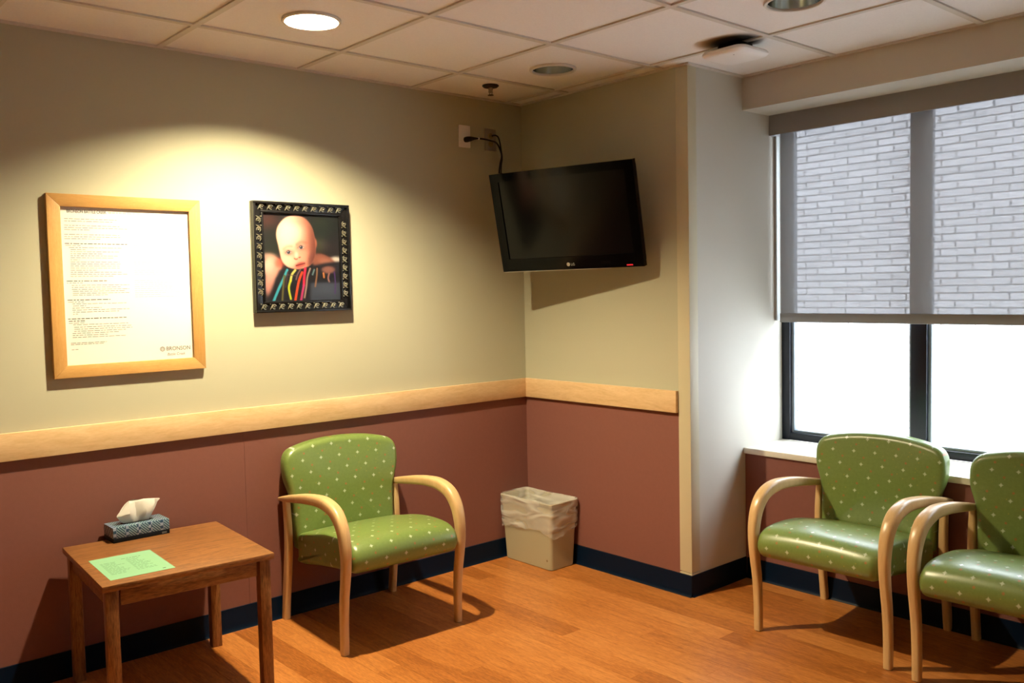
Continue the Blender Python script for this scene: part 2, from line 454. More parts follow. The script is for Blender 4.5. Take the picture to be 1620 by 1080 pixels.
# floor: slab plus planks
floor = struct(MB().box((-0.15, YB-0.15, -0.12), (XR+0.15, 0.9, -0.004)).build('floor', SUBFL, smooth=False))
PW, PL = 0.108, 1.03
plank_me = {}
def plank_mesh(L, wd):
    k = (round(L, 3), round(wd, 3))
    if k not in plank_me:
        plank_me[k] = MB().box((0, 0.0003, -0.005), (L-0.0005, wd-0.0003, 0.0)).mesh('plank', smooth=False)
        plank_me[k].materials.append(FLOORW)
    return plank_me[k]
y = 0.43; row = 0
while y > YB:
    wd = PW; y0 = y - wd
    x = -0.0 - [0.0, 0.55, 0.22, 0.78, 0.38][row % 5] * PL
    xmax = XR
    while x < xmax:
        a, b = max(x, 0.0), min(x + PL, xmax)
        if b - a > 0.02 and not (y0 > -0.02 and b < W):
            link('plank', plank_mesh(b - a, wd), None, floor, (a, y0, 0))
        x += PL
    y = y0; row += 1

# walls (solid boxes)
wl = struct(MB().box((-0.15, YB-0.15, 0), (0, 0.9, TOP)).build('wall_left', PAINT, smooth=False))
wb = struct(MB().box((0, 0, 0), (W, 0.9, TOP)).build('wall_back', PAINT, smooth=False))
al = MB().box((W, 0.0, 0), (W+0.002, 0.9, TOP)).build('pier_side_skin', PAINT_DAYLIT, wb, smooth=False)
wr = struct(MB().box((XR, YB-0.15, 0), (XR+0.15, 0.9, TOP)).build('wall_right', PAINT, smooth=False))
wf = struct(MB().box((0, YB-0.15, 0), (XR, YB, TOP)).build('wall_front', PAINT, smooth=False))
ww = struct(MB().box((W+0.002, 0.43, 0), (XR, 0.9, 0.612)).build('wall_window', PAINT, smooth=False))
WINR = 3.25
struct(MB().box((WINR, 0.43, 0.612), (XR, 0.9, 2.263)).build('wall_window_side', PAINT, smooth=False))
beam = struct(MB().box((W+0.002, 0.42, 2.263), (XR, 0.9, TOP)).build('wall_beam', PAINT_DAYLIT, smooth=False))

# rose-brown wallcovering panels below the rail
for a, b in ((YB, -2.95), (-2.948, -1.641), (-1.640, -0.003)):
    MB().box((0, a, 0.0), (0.003, b, 0.862)).build('wainscot_panel', WAINS, wl, smooth=False)
MB().box((0.003, -0.003, 0.0), (1.052, 0, 0.862)).build('wainscot_panel', WAINS, wb, smooth=False)
MB().box((W+0.004, 0.427, 0.0), (XR, 0.43, 0.612)).build('wainscot_panel', WAINS, ww, smooth=False)

# chair rail boards
r1 = struct(MB().box((0.003, YB, 0.849), (0.022, -0.0225, 0.950)).build('trim_1', MAPLE, bevel=0.0015))
r2 = struct(MB().box((0.0035, -0.022, 0.849), (1.046, -0.003, 0.950)).build('trim_2', MAPLEX, bevel=0.0015))
tag(r1, 'long maple chair rail board on the wall with the pictures'); tag(r2, 'short maple chair rail board under the television')

# vinyl corner guard on the pier
g = MB().prism([(1.047, -0.004), (W+0.005, -0.004), (W+0.005, 0.058), (W+0.002, 0.058), (W+0.002, 0.0), (1.047, 0.0)], 'z', 0.112, H-0.002)
tag(struct(g.build('trim_3', GUARD, bevel=0.0012)), 'cream vinyl corner guard running up the pier')
g = MB().prism([(1.047, -0.0045), (W+0.0055, -0.0045), (W+0.0055, 0.060), (W+0.002, 0.060), (W+0.002, 0.0), (1.047, 0.0)], 'z', 0.100, 0.108)
g.build('end_cap', GUARD, bpy.data.objects['trim_3'])

# cove base
cove = [(0.0, 0.0), (0.016, 0.0), (0.012, 0.004), (0.0085, 0.012), (0.007, 0.024), (0.006, 0.098), (0.0, 0.0985)]
def cove_run(name, kind, a, b, at, sgn=1):
    m = MB()
    if kind == 'x': m.prism([(at + sgn*p, q) for p, q in cove], 'y', a, b)     # face along y, normal +-x
    else: m.prism([(at + sgn*p, q) for p, q in cove], 'x', a, b)
    return struct(m.build(name, BASE, ang=50))
cove_run('baseboard_left', 'x', YB, -0.003, 0.003)
cove_run('baseboard_back', 'y', 0.016, W+0.008, -0.003, -1)
cove_run('baseboard_pier', 'x', -0.006, 0.43, W+0.002)
cove_run('baseboard_window', 'y', W+0.016, XR, 0.427, -1)

# ceiling: deck, grid bars, tiles
ceil = struct(MB().box((-0.15, YB-0.15, TOP), (XR+0.15, 0.9, TOP+0.1)).build('ceiling', TILE, smooth=False))
xs = [0.0] + [GX0 + T*k for k in range(9) if GX0 + T*k < XR] + [XR]
ys = [0.42] + [GY0 - T*j for j in range(9) if GY0 - T*j > YB] + [YB]
# note: the back bay (y > GY0) ends at the back wall left of the pier and at the beam right of it
tile_cache = {}
def tile_obj(x0, x1, y0, y1, hole=None):
    key = (round(x1-x0, 3), round(y1-y0, 3), hole is not None)
    if key not in tile_cache:
        m = MB(); w_, h_ = (x1-x0), (y1-y0); z0, z1 = H+0.007, H+0.022
        if hole is None:
            m.box((0, 0, z0), (w_, h_, z1))
        else:
            n = 40; rr = 0.094; v = []; 
            for zz in (z0, z1):
                for k in range(n):
                    a = 2*math.pi*k/n + math.pi/4
                    c, s_ = math.cos(a), math.sin(a); q = max(abs(c), abs(s_))
                    v.append((w_/2 + c/q*w_/2, h_/2 + s_/q*h_/2, zz))
                for k in range(n):
                    a = 2*math.pi*k/n + math.pi/4
                    v.append((w_/2 + rr*math.cos(a), h_/2 + rr*math.sin(a), zz))
            f = []
            for k in range(n):
                k2 = (k+1) % n
                f += [(k, k2, n+k2, n+k), (2*n+k, 3*n+k, 3*n+k2, 2*n+k2), (n+k, n+k2, 3*n+k2, 3*n+k), (k, 2*n+k, 2*n+k2, k2)]
            m.add(v, f)
        me = m.mesh('ceiling_tile', smooth=False); me.materials.append(TILE); tile_cache[key] = me
    return link('ceiling_tile', tile_cache[key], None, ceil, (x0, y0, 0))
HOLES = {(i, j): 1 for *_ , (i, j) in LIGHTS}
for i in range(len(xs)-1):
    for j in range(len(ys)-1):
        x0, x1, y1, y0 = xs[i], xs[i+1], ys[j], ys[j+1]
        if j == 0:
            if x1 <= W: y1 = 0.0
            elif x0 < W:
                tile_obj(x0, W, y0, 0.0); x0 = W
        li, lj = i-1, j-1
        hole = (li % 2 == 0 and lj % 2 == 0 and li >= 0 and lj >= 0 and (li//2, lj//2) in HOLES)
        tile_obj(x0, x1, y0, y1, True if hole else None)
bw = 0.012
for x in xs[1:-1]:
    MB().box((x-bw, YB, H), (x+bw, 0.0 if x < W else 0.42, H+0.0068)).build('grid_bar', GRID, ceil, smooth=False)
for y in ys[1:-1]:
    m = MB(); prev = 0.0
    for x in xs[1:-1] + [XR]:
        m.box((prev, y-bw, H+0.0004), (x-bw if x < XR else XR, y+bw, H+0.0066)); prev = x+bw
    m.build('grid_bar', GRID, ceil, smooth=False)
# wall angle
for lo, hi in (((0, YB, H-0.001), (0.02, 0, H+0.0065)), ((0.02, -0.02, H-0.001), (W, 0, H+0.0065)), ((W+0.002, -0.02, H-0.001), (W+0.022, 0.42, H+0.0065)),
               ((W+0.022, 0.40, H-0.001), (XR, 0.42, H+0.0065))):
    MB().box(lo, hi).build('wall_angle', GRID, ceil, smooth=False)

# ------------------------------------------------------------------ window
win = struct(bpy.data.objects.new('window_1', None)); C.objects.link(win); win.location = (W+0.002, 0.755, 0.64)
X0 = W + 0.002
def wbox(name, lo, hi, mat, bev=0.002):
    return MB().box((lo[0]-X0, lo[1]-0.755, lo[2]-0.64), (hi[0]-X0, hi[1]-0.755, hi[2]-0.64)).build(name, mat, win, bevel=bev)
wbox('frame_jamb', (X0, 0.755, 0.64), (X0+0.045, 0.83, 2.263), DARKFR)
wbox('frame_jamb', (WINR-0.045, 0.755, 0.64), (WINR, 0.83, 2.263), DARKFR)
wbox('frame_sill', (X0+0.045, 0.756, 0.64), (WINR-0.045, 0.829, 0.678), DARKFR)
wbox('frame_head', (X0+0.045, 0.756, 2.223), (WINR-0.045, 0.829, 2.263), DARKFR)
panes = []
MUL = [(1.774, 1.846), (2.48, 2.552)]
for a, b in MUL:
    wbox('mullion', (a, 0.755, 0.678), (b, 0.83, 2.223), DARKFR)
edges = [X0+0.045] + [e for ab in MUL for e in ab] + [WINR-0.045]
for k in range(0, len(edges), 2):
    a, b = edges[k], edges[k+1]
    for lo, hi in (((a, 0.772, 0.678), (a+0.014, 0.80, 2.223)), ((b-0.014, 0.772, 0.678), (b, 0.80, 2.223)), ((a+0.014, 0.773, 0.678), (b-0.014, 0.799, 0.690)), ((a+0.014, 0.773, 2.211), (b-0.014, 0.799, 2.223))):
        wbox('glazing_bead', lo, hi, FRINS, 0.001)
    wbox('glass_pane', (a+0.01, 0.784, 0.686), (b-0.01, 0.788, 2.215), GLASS, 0)
sill = MB().box((0, 0.413-0.755, -0.028), (XR-X0, 0.0, 0.0)).build('window_sill', SILLM, win, bevel=0.003)

# ------------------------------------------------------------------ outside: brick building and ground
YW = 5.2
bt = thing('brick_building', 'pale painted brick wall of the building outside the window', 'building', (0, YW, -0.5))
MB().box((-9, 0.012, 0), (10, 0.3, 4.75)).build('mortar_backing', MORTAR, bt, smooth=False)
BL, BH, J = 0.305, 0.0677, 0.013
bme = MB().box((0, 0, 0), (BL-0.018, 0.06, BH-J)).mesh('brick', bevel=0.003, seg=1, smooth=False); bme.materials.append(BRICKM)
rest = MB(); nb = 0
for k in range(int(4.7/BH)):
    z = k*BH
    off = (0.5 if k % 2 else 0.0)*BL + rnd.uniform(-0.02, 0.02)
    for q in range(-29, 32):
        x = q*BL + off
        zw = z - 0.5
        if -1.75 < x < 0.75 and 1.28 < zw < 3.5 and nb < 290:
            link('brick', bme, None, bt, (x, rnd.uniform(-0.004, 0.003), z)); nb += 1
        elif -8.8 < x < 9.6:
            rest.box((x, 0, z), (x+BL-0.018, 0.05, z+BH-J))
ro = rest.build('brick_course', BRICKM, bt, smooth=False); ro['kind'] = 'stuff'
gr = struct(MB().box((-9, 0.9, -0.7), (10, YW, -0.5)).build('bounce_ground', GROUNDM, smooth=False))  # out of view, set high so daylight bounces up into the room

# ------------------------------------------------------------------ roller blind
bl = thing('roller_blind', 'grey woven roller blind half lowered over the window', 'blind', (X0, 0.645, 2.165))
def bbox(name, lo, hi, mat, bev=0.001):
    return MB().box((lo[0]-X0, lo[1]-0.645, lo[2]-2.165), (hi[0]-X0, hi[1]-0.645, hi[2]-2.165)).build(name, mat, bl, bevel=bev)
bbox('valance', (X0+0.001, 0.645, 2.165), (WINR, 0.650, 2.2625), VALM)
bbox('valance_end', (X0+0.001, 0.650, 2.165), (X0+0.005, 0.752, 2.2625), VALM, 0)
tb = MB().tube([(0.02, 0.05, 0.055), (WINR-X0-0.02, 0.05, 0.055)], 0.03, 16).build('roller_tube', VALM, bl)
fx0 = 1.142
sfb = MB()      # woven cloth: one open-weave layer (two would square its openness)
a_, b_ = fx0-X0, WINR-0.03-X0
sfb.add([(a_, 0.055, 1.284-2.165), (b_, 0.055, 1.284-2.165), (b_, 0.055, 0.055), (a_, 0.055, 0.055)], [(0, 1, 2, 3)])
sfb.build('screen_fabric', SCREENFAB, bl, smooth=False)
bbox('bottom_rail', (fx0-0.002, 0.693, 1.241), (WINR-0.028, 0.707, 1.286), VALM, 0.003)
bbox('side_track', (X0+0.0005, 0.690, 1.25), (X0+0.014, 0.72, 2.165), TRACK, 0.001)

# ================================================================== recessed downlights
def downlight(x, y, lit, label, group='recessed ceiling downlights'):
    t = thing('recessed_downlight', label, 'ceiling light', (x, y, H), 0, group)
    ring = MB().lathe([(0.094, 0.008), (0.106, 0.0075), (0.1065, 0.0), (0.104, -0.003), (0.096, -0.004), (0.093, -0.001), (0.0925, 0.008)], 48)
    ring.build('trim_ring', TRIMR, t)
    prof = [(0.0925, 0.006), (0.0905, 0.03), (0.086, 0.07), (0.078, 0.11), (0.064, 0.15), (0.05, 0.17), (0.0, 0.172)] if not lit else \
           [(0.0925, 0.006), (0.091, 0.02), (0.087, 0.045), (0.078, 0.075), (0.06, 0.10), (0.0, 0.105)]
    m = MB().lathe(prof, 48)
    cover = [(r_+0.004, z_) for r_, z_ in prof[:-2]] + [(0.0, prof[-1][1]+0.006)]
    m.build('reflector', CHROME if not lit else plain('lit_reflector', (0.9, 0.88, 0.82, 1), rough=0.35, metal=0.3), t)
    MB().lathe(cover, 32).build('housing', BLACKP, t)
    if lit:
        MB().lathe([(0.0, 0.045), (0.018, 0.047), (0.030, 0.056), (0.034, 0.068), (0.030, 0.082), (0.018, 0.095), (0.0, 0.10)], 24).build('lamp', BULB, t)
    else:
        MB().lathe([(0.0, 0.075), (0.02, 0.078), (0.034, 0.095), (0.036, 0.115), (0.026, 0.14), (0.018, 0.165)], 24).build('lamp', OFFB, t)
    return t
lab = {(0, 0): 'unlit recessed downlight above the television', (1, 0): 'unlit recessed downlight nearest the window, cut by the top edge',
       (0, 1): 'glowing white recessed downlight above the framed notice'}
for x, y, (i, j) in LIGHTS:
    if (i, j) in lab:
        downlight(x, y, (i, j) in LIT, lab[(i, j)])

# ceiling unit, sprinkler
ap = thing('ceiling_unit', 'white rounded square wireless unit hanging under the ceiling tiles', 'access point', (1.437, -0.105, H), R(0))
def rrect(hw, hh, r, n=6):
    out = []
    for cx_, cy_, a0 in ((hw-r, hh-r, 0), (-hw+r, hh-r, 90), (-hw+r, -hh+r, 180), (hw-r, -hh+r, 270)):
        for k in range(n+1):
            a = R(a0 + 90*k/n); out.append((cx_ + r*math.cos(a), cy_ + r*math.sin(a)))
    return out
def rr_loft(m, secs, cap0=True, cap1=True):
    n = len(secs[0][0]); v = []; f = []
    for o_, z in secs: v += [(p, q, z) for p, q in o_]
    for i in range(len(secs)-1):
        for k in range(n):
            k2 = (k+1) % n; f.append((i*n+k, i*n+k2, (i+1)*n+k2, (i+1)*n+k))
    if cap0: f.append(tuple(range(n))[::-1])
    if cap1: f.append(tuple((len(secs)-1)*n+k for k in range(n)))
    return m.add(v, f)
rr_loft(MB(), [(rrect(0.055, 0.055, 0.02), 0.0), (rrect(0.06, 0.06, 0.025), -0.028)]).build('mount_plate', BLACKP, ap)
rr_loft(MB(), [(rrect(0.10, 0.10, 0.035), -0.0282), (rrect(0.106, 0.106, 0.038), -0.034), (rrect(0.106, 0.106, 0.038), -0.042), (rrect(0.100, 0.100, 0.036), -0.050), (rrect(0.085, 0.085, 0.03), -0.055)]).build('cover', WHITEP, ap)
MB().lathe([(0.0, -0.0555), (0.003, -0.0555), (0.003, -0.053)], 10, at=(0.035, -0.06, 0)).build('indicator', INKG, ap)

sk = thing('fire_sprinkler', 'small dark fire sprinkler head in the corner ceiling tile', 'sprinkler', (0.262, -0.432, H))
MB().lathe([(0.0, 0.006), (0.040, 0.006), (0.041, 0.002), (0.034, -0.004), (0.014, -0.006), (0.0, -0.006)], 24).build('escutcheon', plain('dark_bronze_escutcheon', (0.03, 0.022, 0.018, 1), rough=0.4, metal=0.6), sk)
MB().lathe([(0.011, -0.005), (0.011, -0.018), (0.007, -0.022), (0.006, -0.030), (0.0, -0.031)], 16).build('nozzle', STEELP, sk)
fa = MB()
for s_ in (-1, 1): fa.tube([(0, 0.008*s_, -0.016), (0, 0.012*s_, -0.026), (0, 0.004*s_, -0.040)], 0.0022, 8)
fa.build('frame_arm', STEELP, sk)
MB().lathe([(0.0, -0.039), (0.014, -0.040), (0.015, -0.042), (0.0, -0.043)], 16).build('deflector', plain('dark_deflector', (0.05, 0.04, 0.03, 1), rough=0.4, metal=0.7), sk)

# ================================================================== chairs
def pad_mesh(outline, half, r, seg, plane, deform, nmid=9, crown=None):
    """outline (a,b) closed CCW; extruded along the third axis over [-half,half] with rounded rims; uv in metres"""
    n = len(outline)
    P = [np.array(p) for p in outline]
    nrm = []
    area = sum(P[k][0]*P[(k+1)%n][1]-P[(k+1)%n][0]*P[k][1] for k in range(n))
    sg = 1 if area > 0 else -1
    for k in range(n):
        t = P[(k+1) % n] - P[k-1]; t = t/np.linalg.norm(t); nrm.append(sg*np.array([t[1], -t[0]]))
    arc = [0.0]
    for k in range(1, n+1): arc.append(arc[-1] + float(np.linalg.norm(P[k % n]-P[k-1])))
    st = []
    for k in range(seg+1):
        a = math.pi/2*k/seg; st.append((-half + r - r*math.cos(a), r - r*math.sin(a)))
    for k in range(1, nmid): st.append((-half + r + (2*half-2*r)*k/nmid, 0.0))
    st += [(-h, i_) for h, i_ in st[:seg+1][::-1]]
    v = []; uvs = []
    for h, ins in st:
        for k in range(n):
            p = P[k] - nrm[k]*ins
            v.append(deform(float(p[0]), float(p[1]), h)); uvs.append((h, arc[k], float(p[0]), float(p[1])))
    f = []; fuv = []
    for i in range(len(st)-1):
        for k in range(n):
            k2 = (k+1) % n
            f.append((i*n+k, i*n+k2, (i+1)*n+k2, (i+1)*n+k))
            fuv.append([(st[i][0], arc[k]), (st[i][0], arc[k+1]), (st[i+1][0], arc[k+1]), (st[i+1][0], arc[k])])
    # caps: centre fan
    for base_i, flip in ((0, True), (len(st)-1, False)):
        c_ = len(v); mp = np.mean([np.array(uvs[base_i*n+k][2:]) for k in range(n)], axis=0)
        v.append(deform(float(mp[0]), float(mp[1]), st[base_i][0]))
        for k in range(n):
            k2 = (k+1) % n
            q = (base_i*n+k2, base_i*n+k, c_) if flip else (base_i*n+k, base_i*n+k2, c_)
            f.append(q)
            g2 = lambda idx: (uvs[idx][2], uvs[idx][3]) if idx < c_ and idx < len(uvs) else (float(mp[0]), float(mp[1]))
            fuv.append([g2(idx) for idx in q])
    me = bpy.data.meshes.new('pad'); me.from_pydata(v, [], f)
    ul = me.uv_layers.new(name='UVMap')
    flat = [c for q in fuv for uvp in q for c in uvp]
    if plane == 'front':
        # backrest: uv straight from outline plane
        flat = []
        for q in f:
            for idx in q:
                if idx < len(uvs): flat += [uvs[idx][2], uvs[idx][3]]
                else: flat += [0.0, 0.55]
    ul.data.foreach_set('uv', flat)
    bm = bmesh.new(); bm.from_mesh(me); bmesh.ops.recalc_face_normals(bm, faces=bm.faces); bm.to_mesh(me); bm.free()
    me.shade_smooth()
    me.set_sharp_from_angle(angle=R(60))
    return me

seat_pts = [(0.455, 0.262), (0.468, 0.30), (0.468, 0.37), (0.452, 0.393), (0.36, 0.412), (0.24, 0.436), (0.13, 0.446), (0.03, 0.444), (-0.022, 0.428),
            (-0.048, 0.396), (-0.050, 0.360), (-0.032, 0.332), (0.0, 0.322), (0.12, 0.312), (0.28, 0.290)]
seat_out = catmull(seat_pts, 4, True)
def seat_def(a, b, h):
    top = max(0.0, min(1.0, (b-0.34)/0.08))
    return (h, a, b + top*0.010*(1-(h/0.25)**2))
SEAT_ME = pad_mesh(seat_out, 0.251, 0.028, 5, 'roll', seat_def)
back_half = [(0.0, 0.786), (0.12, 0.780), (0.215, 0.763), (0.256, 0.747), (0.277, 0.718), (0.283, 0.675), (0.277, 0.62), (0.258, 0.56), (0.249, 0.50), (0.246, 0.42), (0.243, 0.34), (0.228, 0.318), (0.12, 0.314), (0.0, 0.314)]
back_pts = back_half + [(-x, z) for x, z in back_half[-2:0:-1]]
back_out = catmull(back_pts, 4, True)
def back_def(a, b, h):
    yy = 0.507 + (b-0.40)*0.085 + h - 0.018*(a/0.27)**2 + 0.012*((b-0.55)/0.2)**2*0.3
    return (a, yy, b)
BACK_ME = pad_mesh(back_out, 0.038, 0.026, 5, 'front', back_def, nmid=2)
for me, nm in ((SEAT_ME, 'seat'), (BACK_ME, 'backrest')):
    me.name = nm; me.materials.append(FABRIC)

def bent_mesh(path, name, ang=40):
    """path: (y, z, thickness, width) in the side plane; rounded rectangular section lofted along it"""
    P = catmull(path, 5)
    m = MB(); v = []; f = []; ns = 16
    for i, (y_, z_, t_, w_) in enumerate(P):
        a = np.array(P[max(i-1, 0)][:2]); b = np.array(P[min(i+1, len(P)-1)][:2])
        d = (b-a)/np.linalg.norm(b-a); nr = np.array([-d[1], d[0]])
        rr_ = 0.30*min(t_, w_)
        for (px, pn) in rrect(w_/2, t_/2, rr_, 3):
            q = np.array([y_, z_]) + nr*pn
            v.append((px, float(q[0]), float(q[1])))
    ns = len(v)//len(P)
    for i in range(len(P)-1):
        for k in range(ns):
            k2 = (k+1) % ns; f.append((i*ns+k, i*ns+k2, (i+1)*ns+k2, (i+1)*ns+k))
    f.append(tuple(range(ns))[::-1]); f.append(tuple((len(P)-1)*ns+k for k in range(ns)))
    m.add(v, f); me = m.mesh(name, ang=ang); me.materials.append(BEECH)
    return me
ARM_ME = bent_mesh([(0.008, 0.003, 0.031, 0.031), (0.006, 0.12, 0.033, 0.032), (-0.001, 0.22, 0.036, 0.033), (-0.014, 0.30, 0.039, 0.034), (-0.024, 0.38, 0.043, 0.036),
                    (-0.020, 0.45, 0.047, 0.040), (0.002, 0.515, 0.051, 0.044), (0.05, 0.563, 0.052, 0.047), (0.13, 0.585, 0.049, 0.048), (0.22, 0.585, 0.044, 0.047),
                    (0.32, 0.574, 0.040, 0.043), (0.42, 0.558, 0.034, 0.038), (0.50, 0.545, 0.027, 0.032), (0.565, 0.534, 0.014, 0.022)], 'arm_and_front_leg')
LEG_ME = bent_mesh([(0.548, 0.003, 0.036, 0.030), (0.535, 0.10, 0.037, 0.030), (0.515, 0.22, 0.038, 0.030), (0.500, 0.33, 0.038, 0.030), (0.498, 0.43, 0.037, 0.029), (0.508, 0.538, 0.034, 0.027)], 'rear_leg')
GLIDE_ME = MB().lathe([(0.0, 0.0), (0.013, 0.0), (0.014, 0.002), (0.012, 0.004)], 16).mesh('foot_glide'); GLIDE_ME.materials.append(BLACKP)

def chair(loc, rz, label):
    t = thing('waiting_room_armchair', label, 'chair', (loc[0], loc[1], 0.0), rz, 'green armchairs in the waiting room')
    link('seat', SEAT_ME, None, t); link('backrest', BACK_ME, None, t)
    for s_ in (-1, 1):
        a = link('arm_and_front_leg', ARM_ME, None, t, (0.274*s_, 0, 0)); link('foot_glide', GLIDE_ME, None, a, (0, 0.008, 0))
        a = link('rear_leg', LEG_ME, None, t, (0.272*s_, 0, 0)); link('foot_glide', GLIDE_ME, None, a, (0, 0.548, 0))
    return t
chair((0.592, -1.240), R(90 - 2.6), 'green dotted armchair beside the oak table, backed against the brown wall')
chair((1.8275, -0.137), R(1.0), 'green dotted armchair beside the pier, its whole frame in view')
chair((2.492, -0.150), R(1.0), 'green dotted armchair cut off by the right edge, under the window')

# ================================================================== oak table and things on it
tb = thing('side_table', 'square medium oak side table with straight legs against the brown wall', 'table', (0.358, -2.118, 0), R(-4.0))
TH = 0.505
hx, hy = 0.300, 0.290
MB().box((-hx, -hy, TH-0.022), (hx, hy, TH)).build('table_top', OAK, tb, bevel=0.004)
lw = 0.040
for sx_ in (-1, 1):
    for sy_ in (-1, 1):
        cx_, cy_ = sx_*(hx-0.012-lw/2), sy_*(hy-0.012-lw/2)
        MB().box((cx_-lw/2, cy_-lw/2, 0), (cx_+lw/2, cy_+lw/2, TH-0.022)).build('leg', OAKV, tb, bevel=0.003)
ap0, ap1 = TH-0.078, TH-0.022
for s_ in (-1, 1):
    MB().box((s_*(hx-0.03)-0.009, -hy+0.06, ap0), (s_*(hx-0.03)+0.009, hy-0.06, ap1)).build('apron', OAK, tb, bevel=0.001)
    o = MB().box((-hx+0.06, s_*(hy-0.03)-0.009, ap0), (hx-0.06, s_*(hy-0.03)+0.009, ap1)).build('apron', OAK, tb, bevel=0.001)

# tissue box
tx = thing('tissue_box', 'blue patterned tissue box with a white tissue pulled up', 'tissue box', (0.074, -2.124, TH), R(0.0))
bw_, bl_, bh_ = 0.054, 0.106, 0.058
MB().box((-bw_, -bl_, 0), (bw_, bl_, 0.017)).build('dark_base_band', BASEB, tx, bevel=0.001)
card = MB(); card.box((-bw_, -bl_, 0.0172), (bw_, bl_, bh_)); card.build('carton', TBOX, tx, bevel=0.0015)
sl = [(0.022*math.cos(a), 0.062*math.sin(a)) for a in [2*math.pi*k/28 for k in range(28)]]
MB().prism(sl, 'z', bh_-0.001, bh_+0.0006).build('slot', BASEB, tx)
MB().prism([(bw_*0.0+0.0, 0)]*0 + [(0.001+bw_, bl_-0.030), (0.001+bw_, bl_-0.012), (bw_, bl_-0.012), (bw_, bl_-0.030)], 'z', 0.004, 0.011).build('print_mark', INKG, tx, smooth=False)
# tissue: two folded layers fanning out of the slot
def tissue():
    base = [(0.004, -0.052), (0.012, -0.03), (0.006, 0.0), (0.012, 0.028), (0.004, 0.046), (-0.006, 0.02), (-0.010, -0.015)]
    midr = [(0.020, -0.080, 0.036), (0.030, -0.034, 0.044), (0.008, -0.004, 0.040), (0.026, 0.030, 0.042), (0.008, 0.066, 0.040), (-0.018, 0.022, 0.046), (-0.022, -0.03, 0.042)]
    topr = [(0.012, -0.068, 0.050), (0.016, -0.030, 0.086), (0.000, -0.004, 0.078), (0.010, 0.026, 0.088), (0.002, 0.092, 0.080), (-0.012, 0.028, 0.084), (-0.016, -0.024, 0.088)]
    edge = [(0.004, -0.060, 0.056), (0.004, -0.026, 0.092), (-0.002, -0.002, 0.090), (0.002, 0.026, 0.091), (-0.002, 0.090, 0.082), (-0.006, 0.028, 0.090), (-0.007, -0.022, 0.091)]
    rings = [[(x, y, 0.0) for x, y in base], midr, topr, edge]
    n = len(base); v = []; f = []
    for r_ in rings: v += [(x, y, 0.9*z + bh_ + 0.0007) for x, y, z in r_]
    for i in range(3):
        for k in range(n):
            k2 = (k+1) % n; f.append((i*n+k, i*n+k2, (i+1)*n+k2, (i+1)*n+k))
    m = MB().add(v, f); me = m.mesh('tissue', smooth=False)
    bm = bmesh.new(); bm.from_mesh(me)
    bmesh.ops.subdivide_edges(bm, edges=bm.edges, cuts=2, use_grid_fill=True, smooth=0.25)
    rr = random.Random(3)
    for vv in bm.verts:
        if vv.co.z > bh_+0.006: vv.co += Vector((rr.uniform(-1, 1), rr.uniform(-1, 1), rr.uniform(-1, 1)))*0.0014
    bm.to_mesh(me); bm.free(); me.shade_smooth(); me.set_sharp_from_angle(angle=R(28))
    return link('tissue', me, TISSUE, tx)
tissue()

# green leaflet on the table
gp = thing('paper_sheet', 'pale green printed paper sheet lying on the oak table', 'paper', (0.447, -2.273, TH), R(-3.0))
MB().box((-0.144, -0.105, 0), (0.144, 0.105, 0.0006)).build('sheet', GREENP, gp, smooth=False)
def word_lines(lines, rr, bar, m, place):
    for (a, b, c_, hgt) in lines:            # a..b along, c_ across
        x = a
        while x < b:
            wl_ = min(rr.uniform(0.35, 1.0)*bar, b-x)
            if wl_ > 0.1*bar: place(m, x, x+wl_, c_, hgt)
            x += wl_ + 0.18*bar
rr = random.Random(5)
pm = MB(); L = []
for k in range(13):
    v_ = -0.088 + k*0.0135
    if k == 0: L.append((-0.01, 0.055, v_+0.0, 0.004))
    else:
        L.append((-0.086, -0.014 - rr.uniform(0, 0.03), v_+0.008, 0.0028))
        L.append((0.0, 0.07 - rr.uniform(0, 0.035), v_+0.004, 0.0028))
word_lines(L, rr, 0.018, pm, lambda m, x0, x1, c_, h_: m.add([(c_-h_/2, x0, 0.0008), (c_+h_/2, x0, 0.0008), (c_+h_/2, x1, 0.0008), (c_-h_/2, x1, 0.0008)], [(0, 1, 2, 3)]))
pm.build('printed_text', INKGR, gp, smooth=False)
MB().box((0.118, 0.070, 0.0006), (0.123, 0.080, 0.0009)).build('printed_mark', INK, gp, smooth=False)

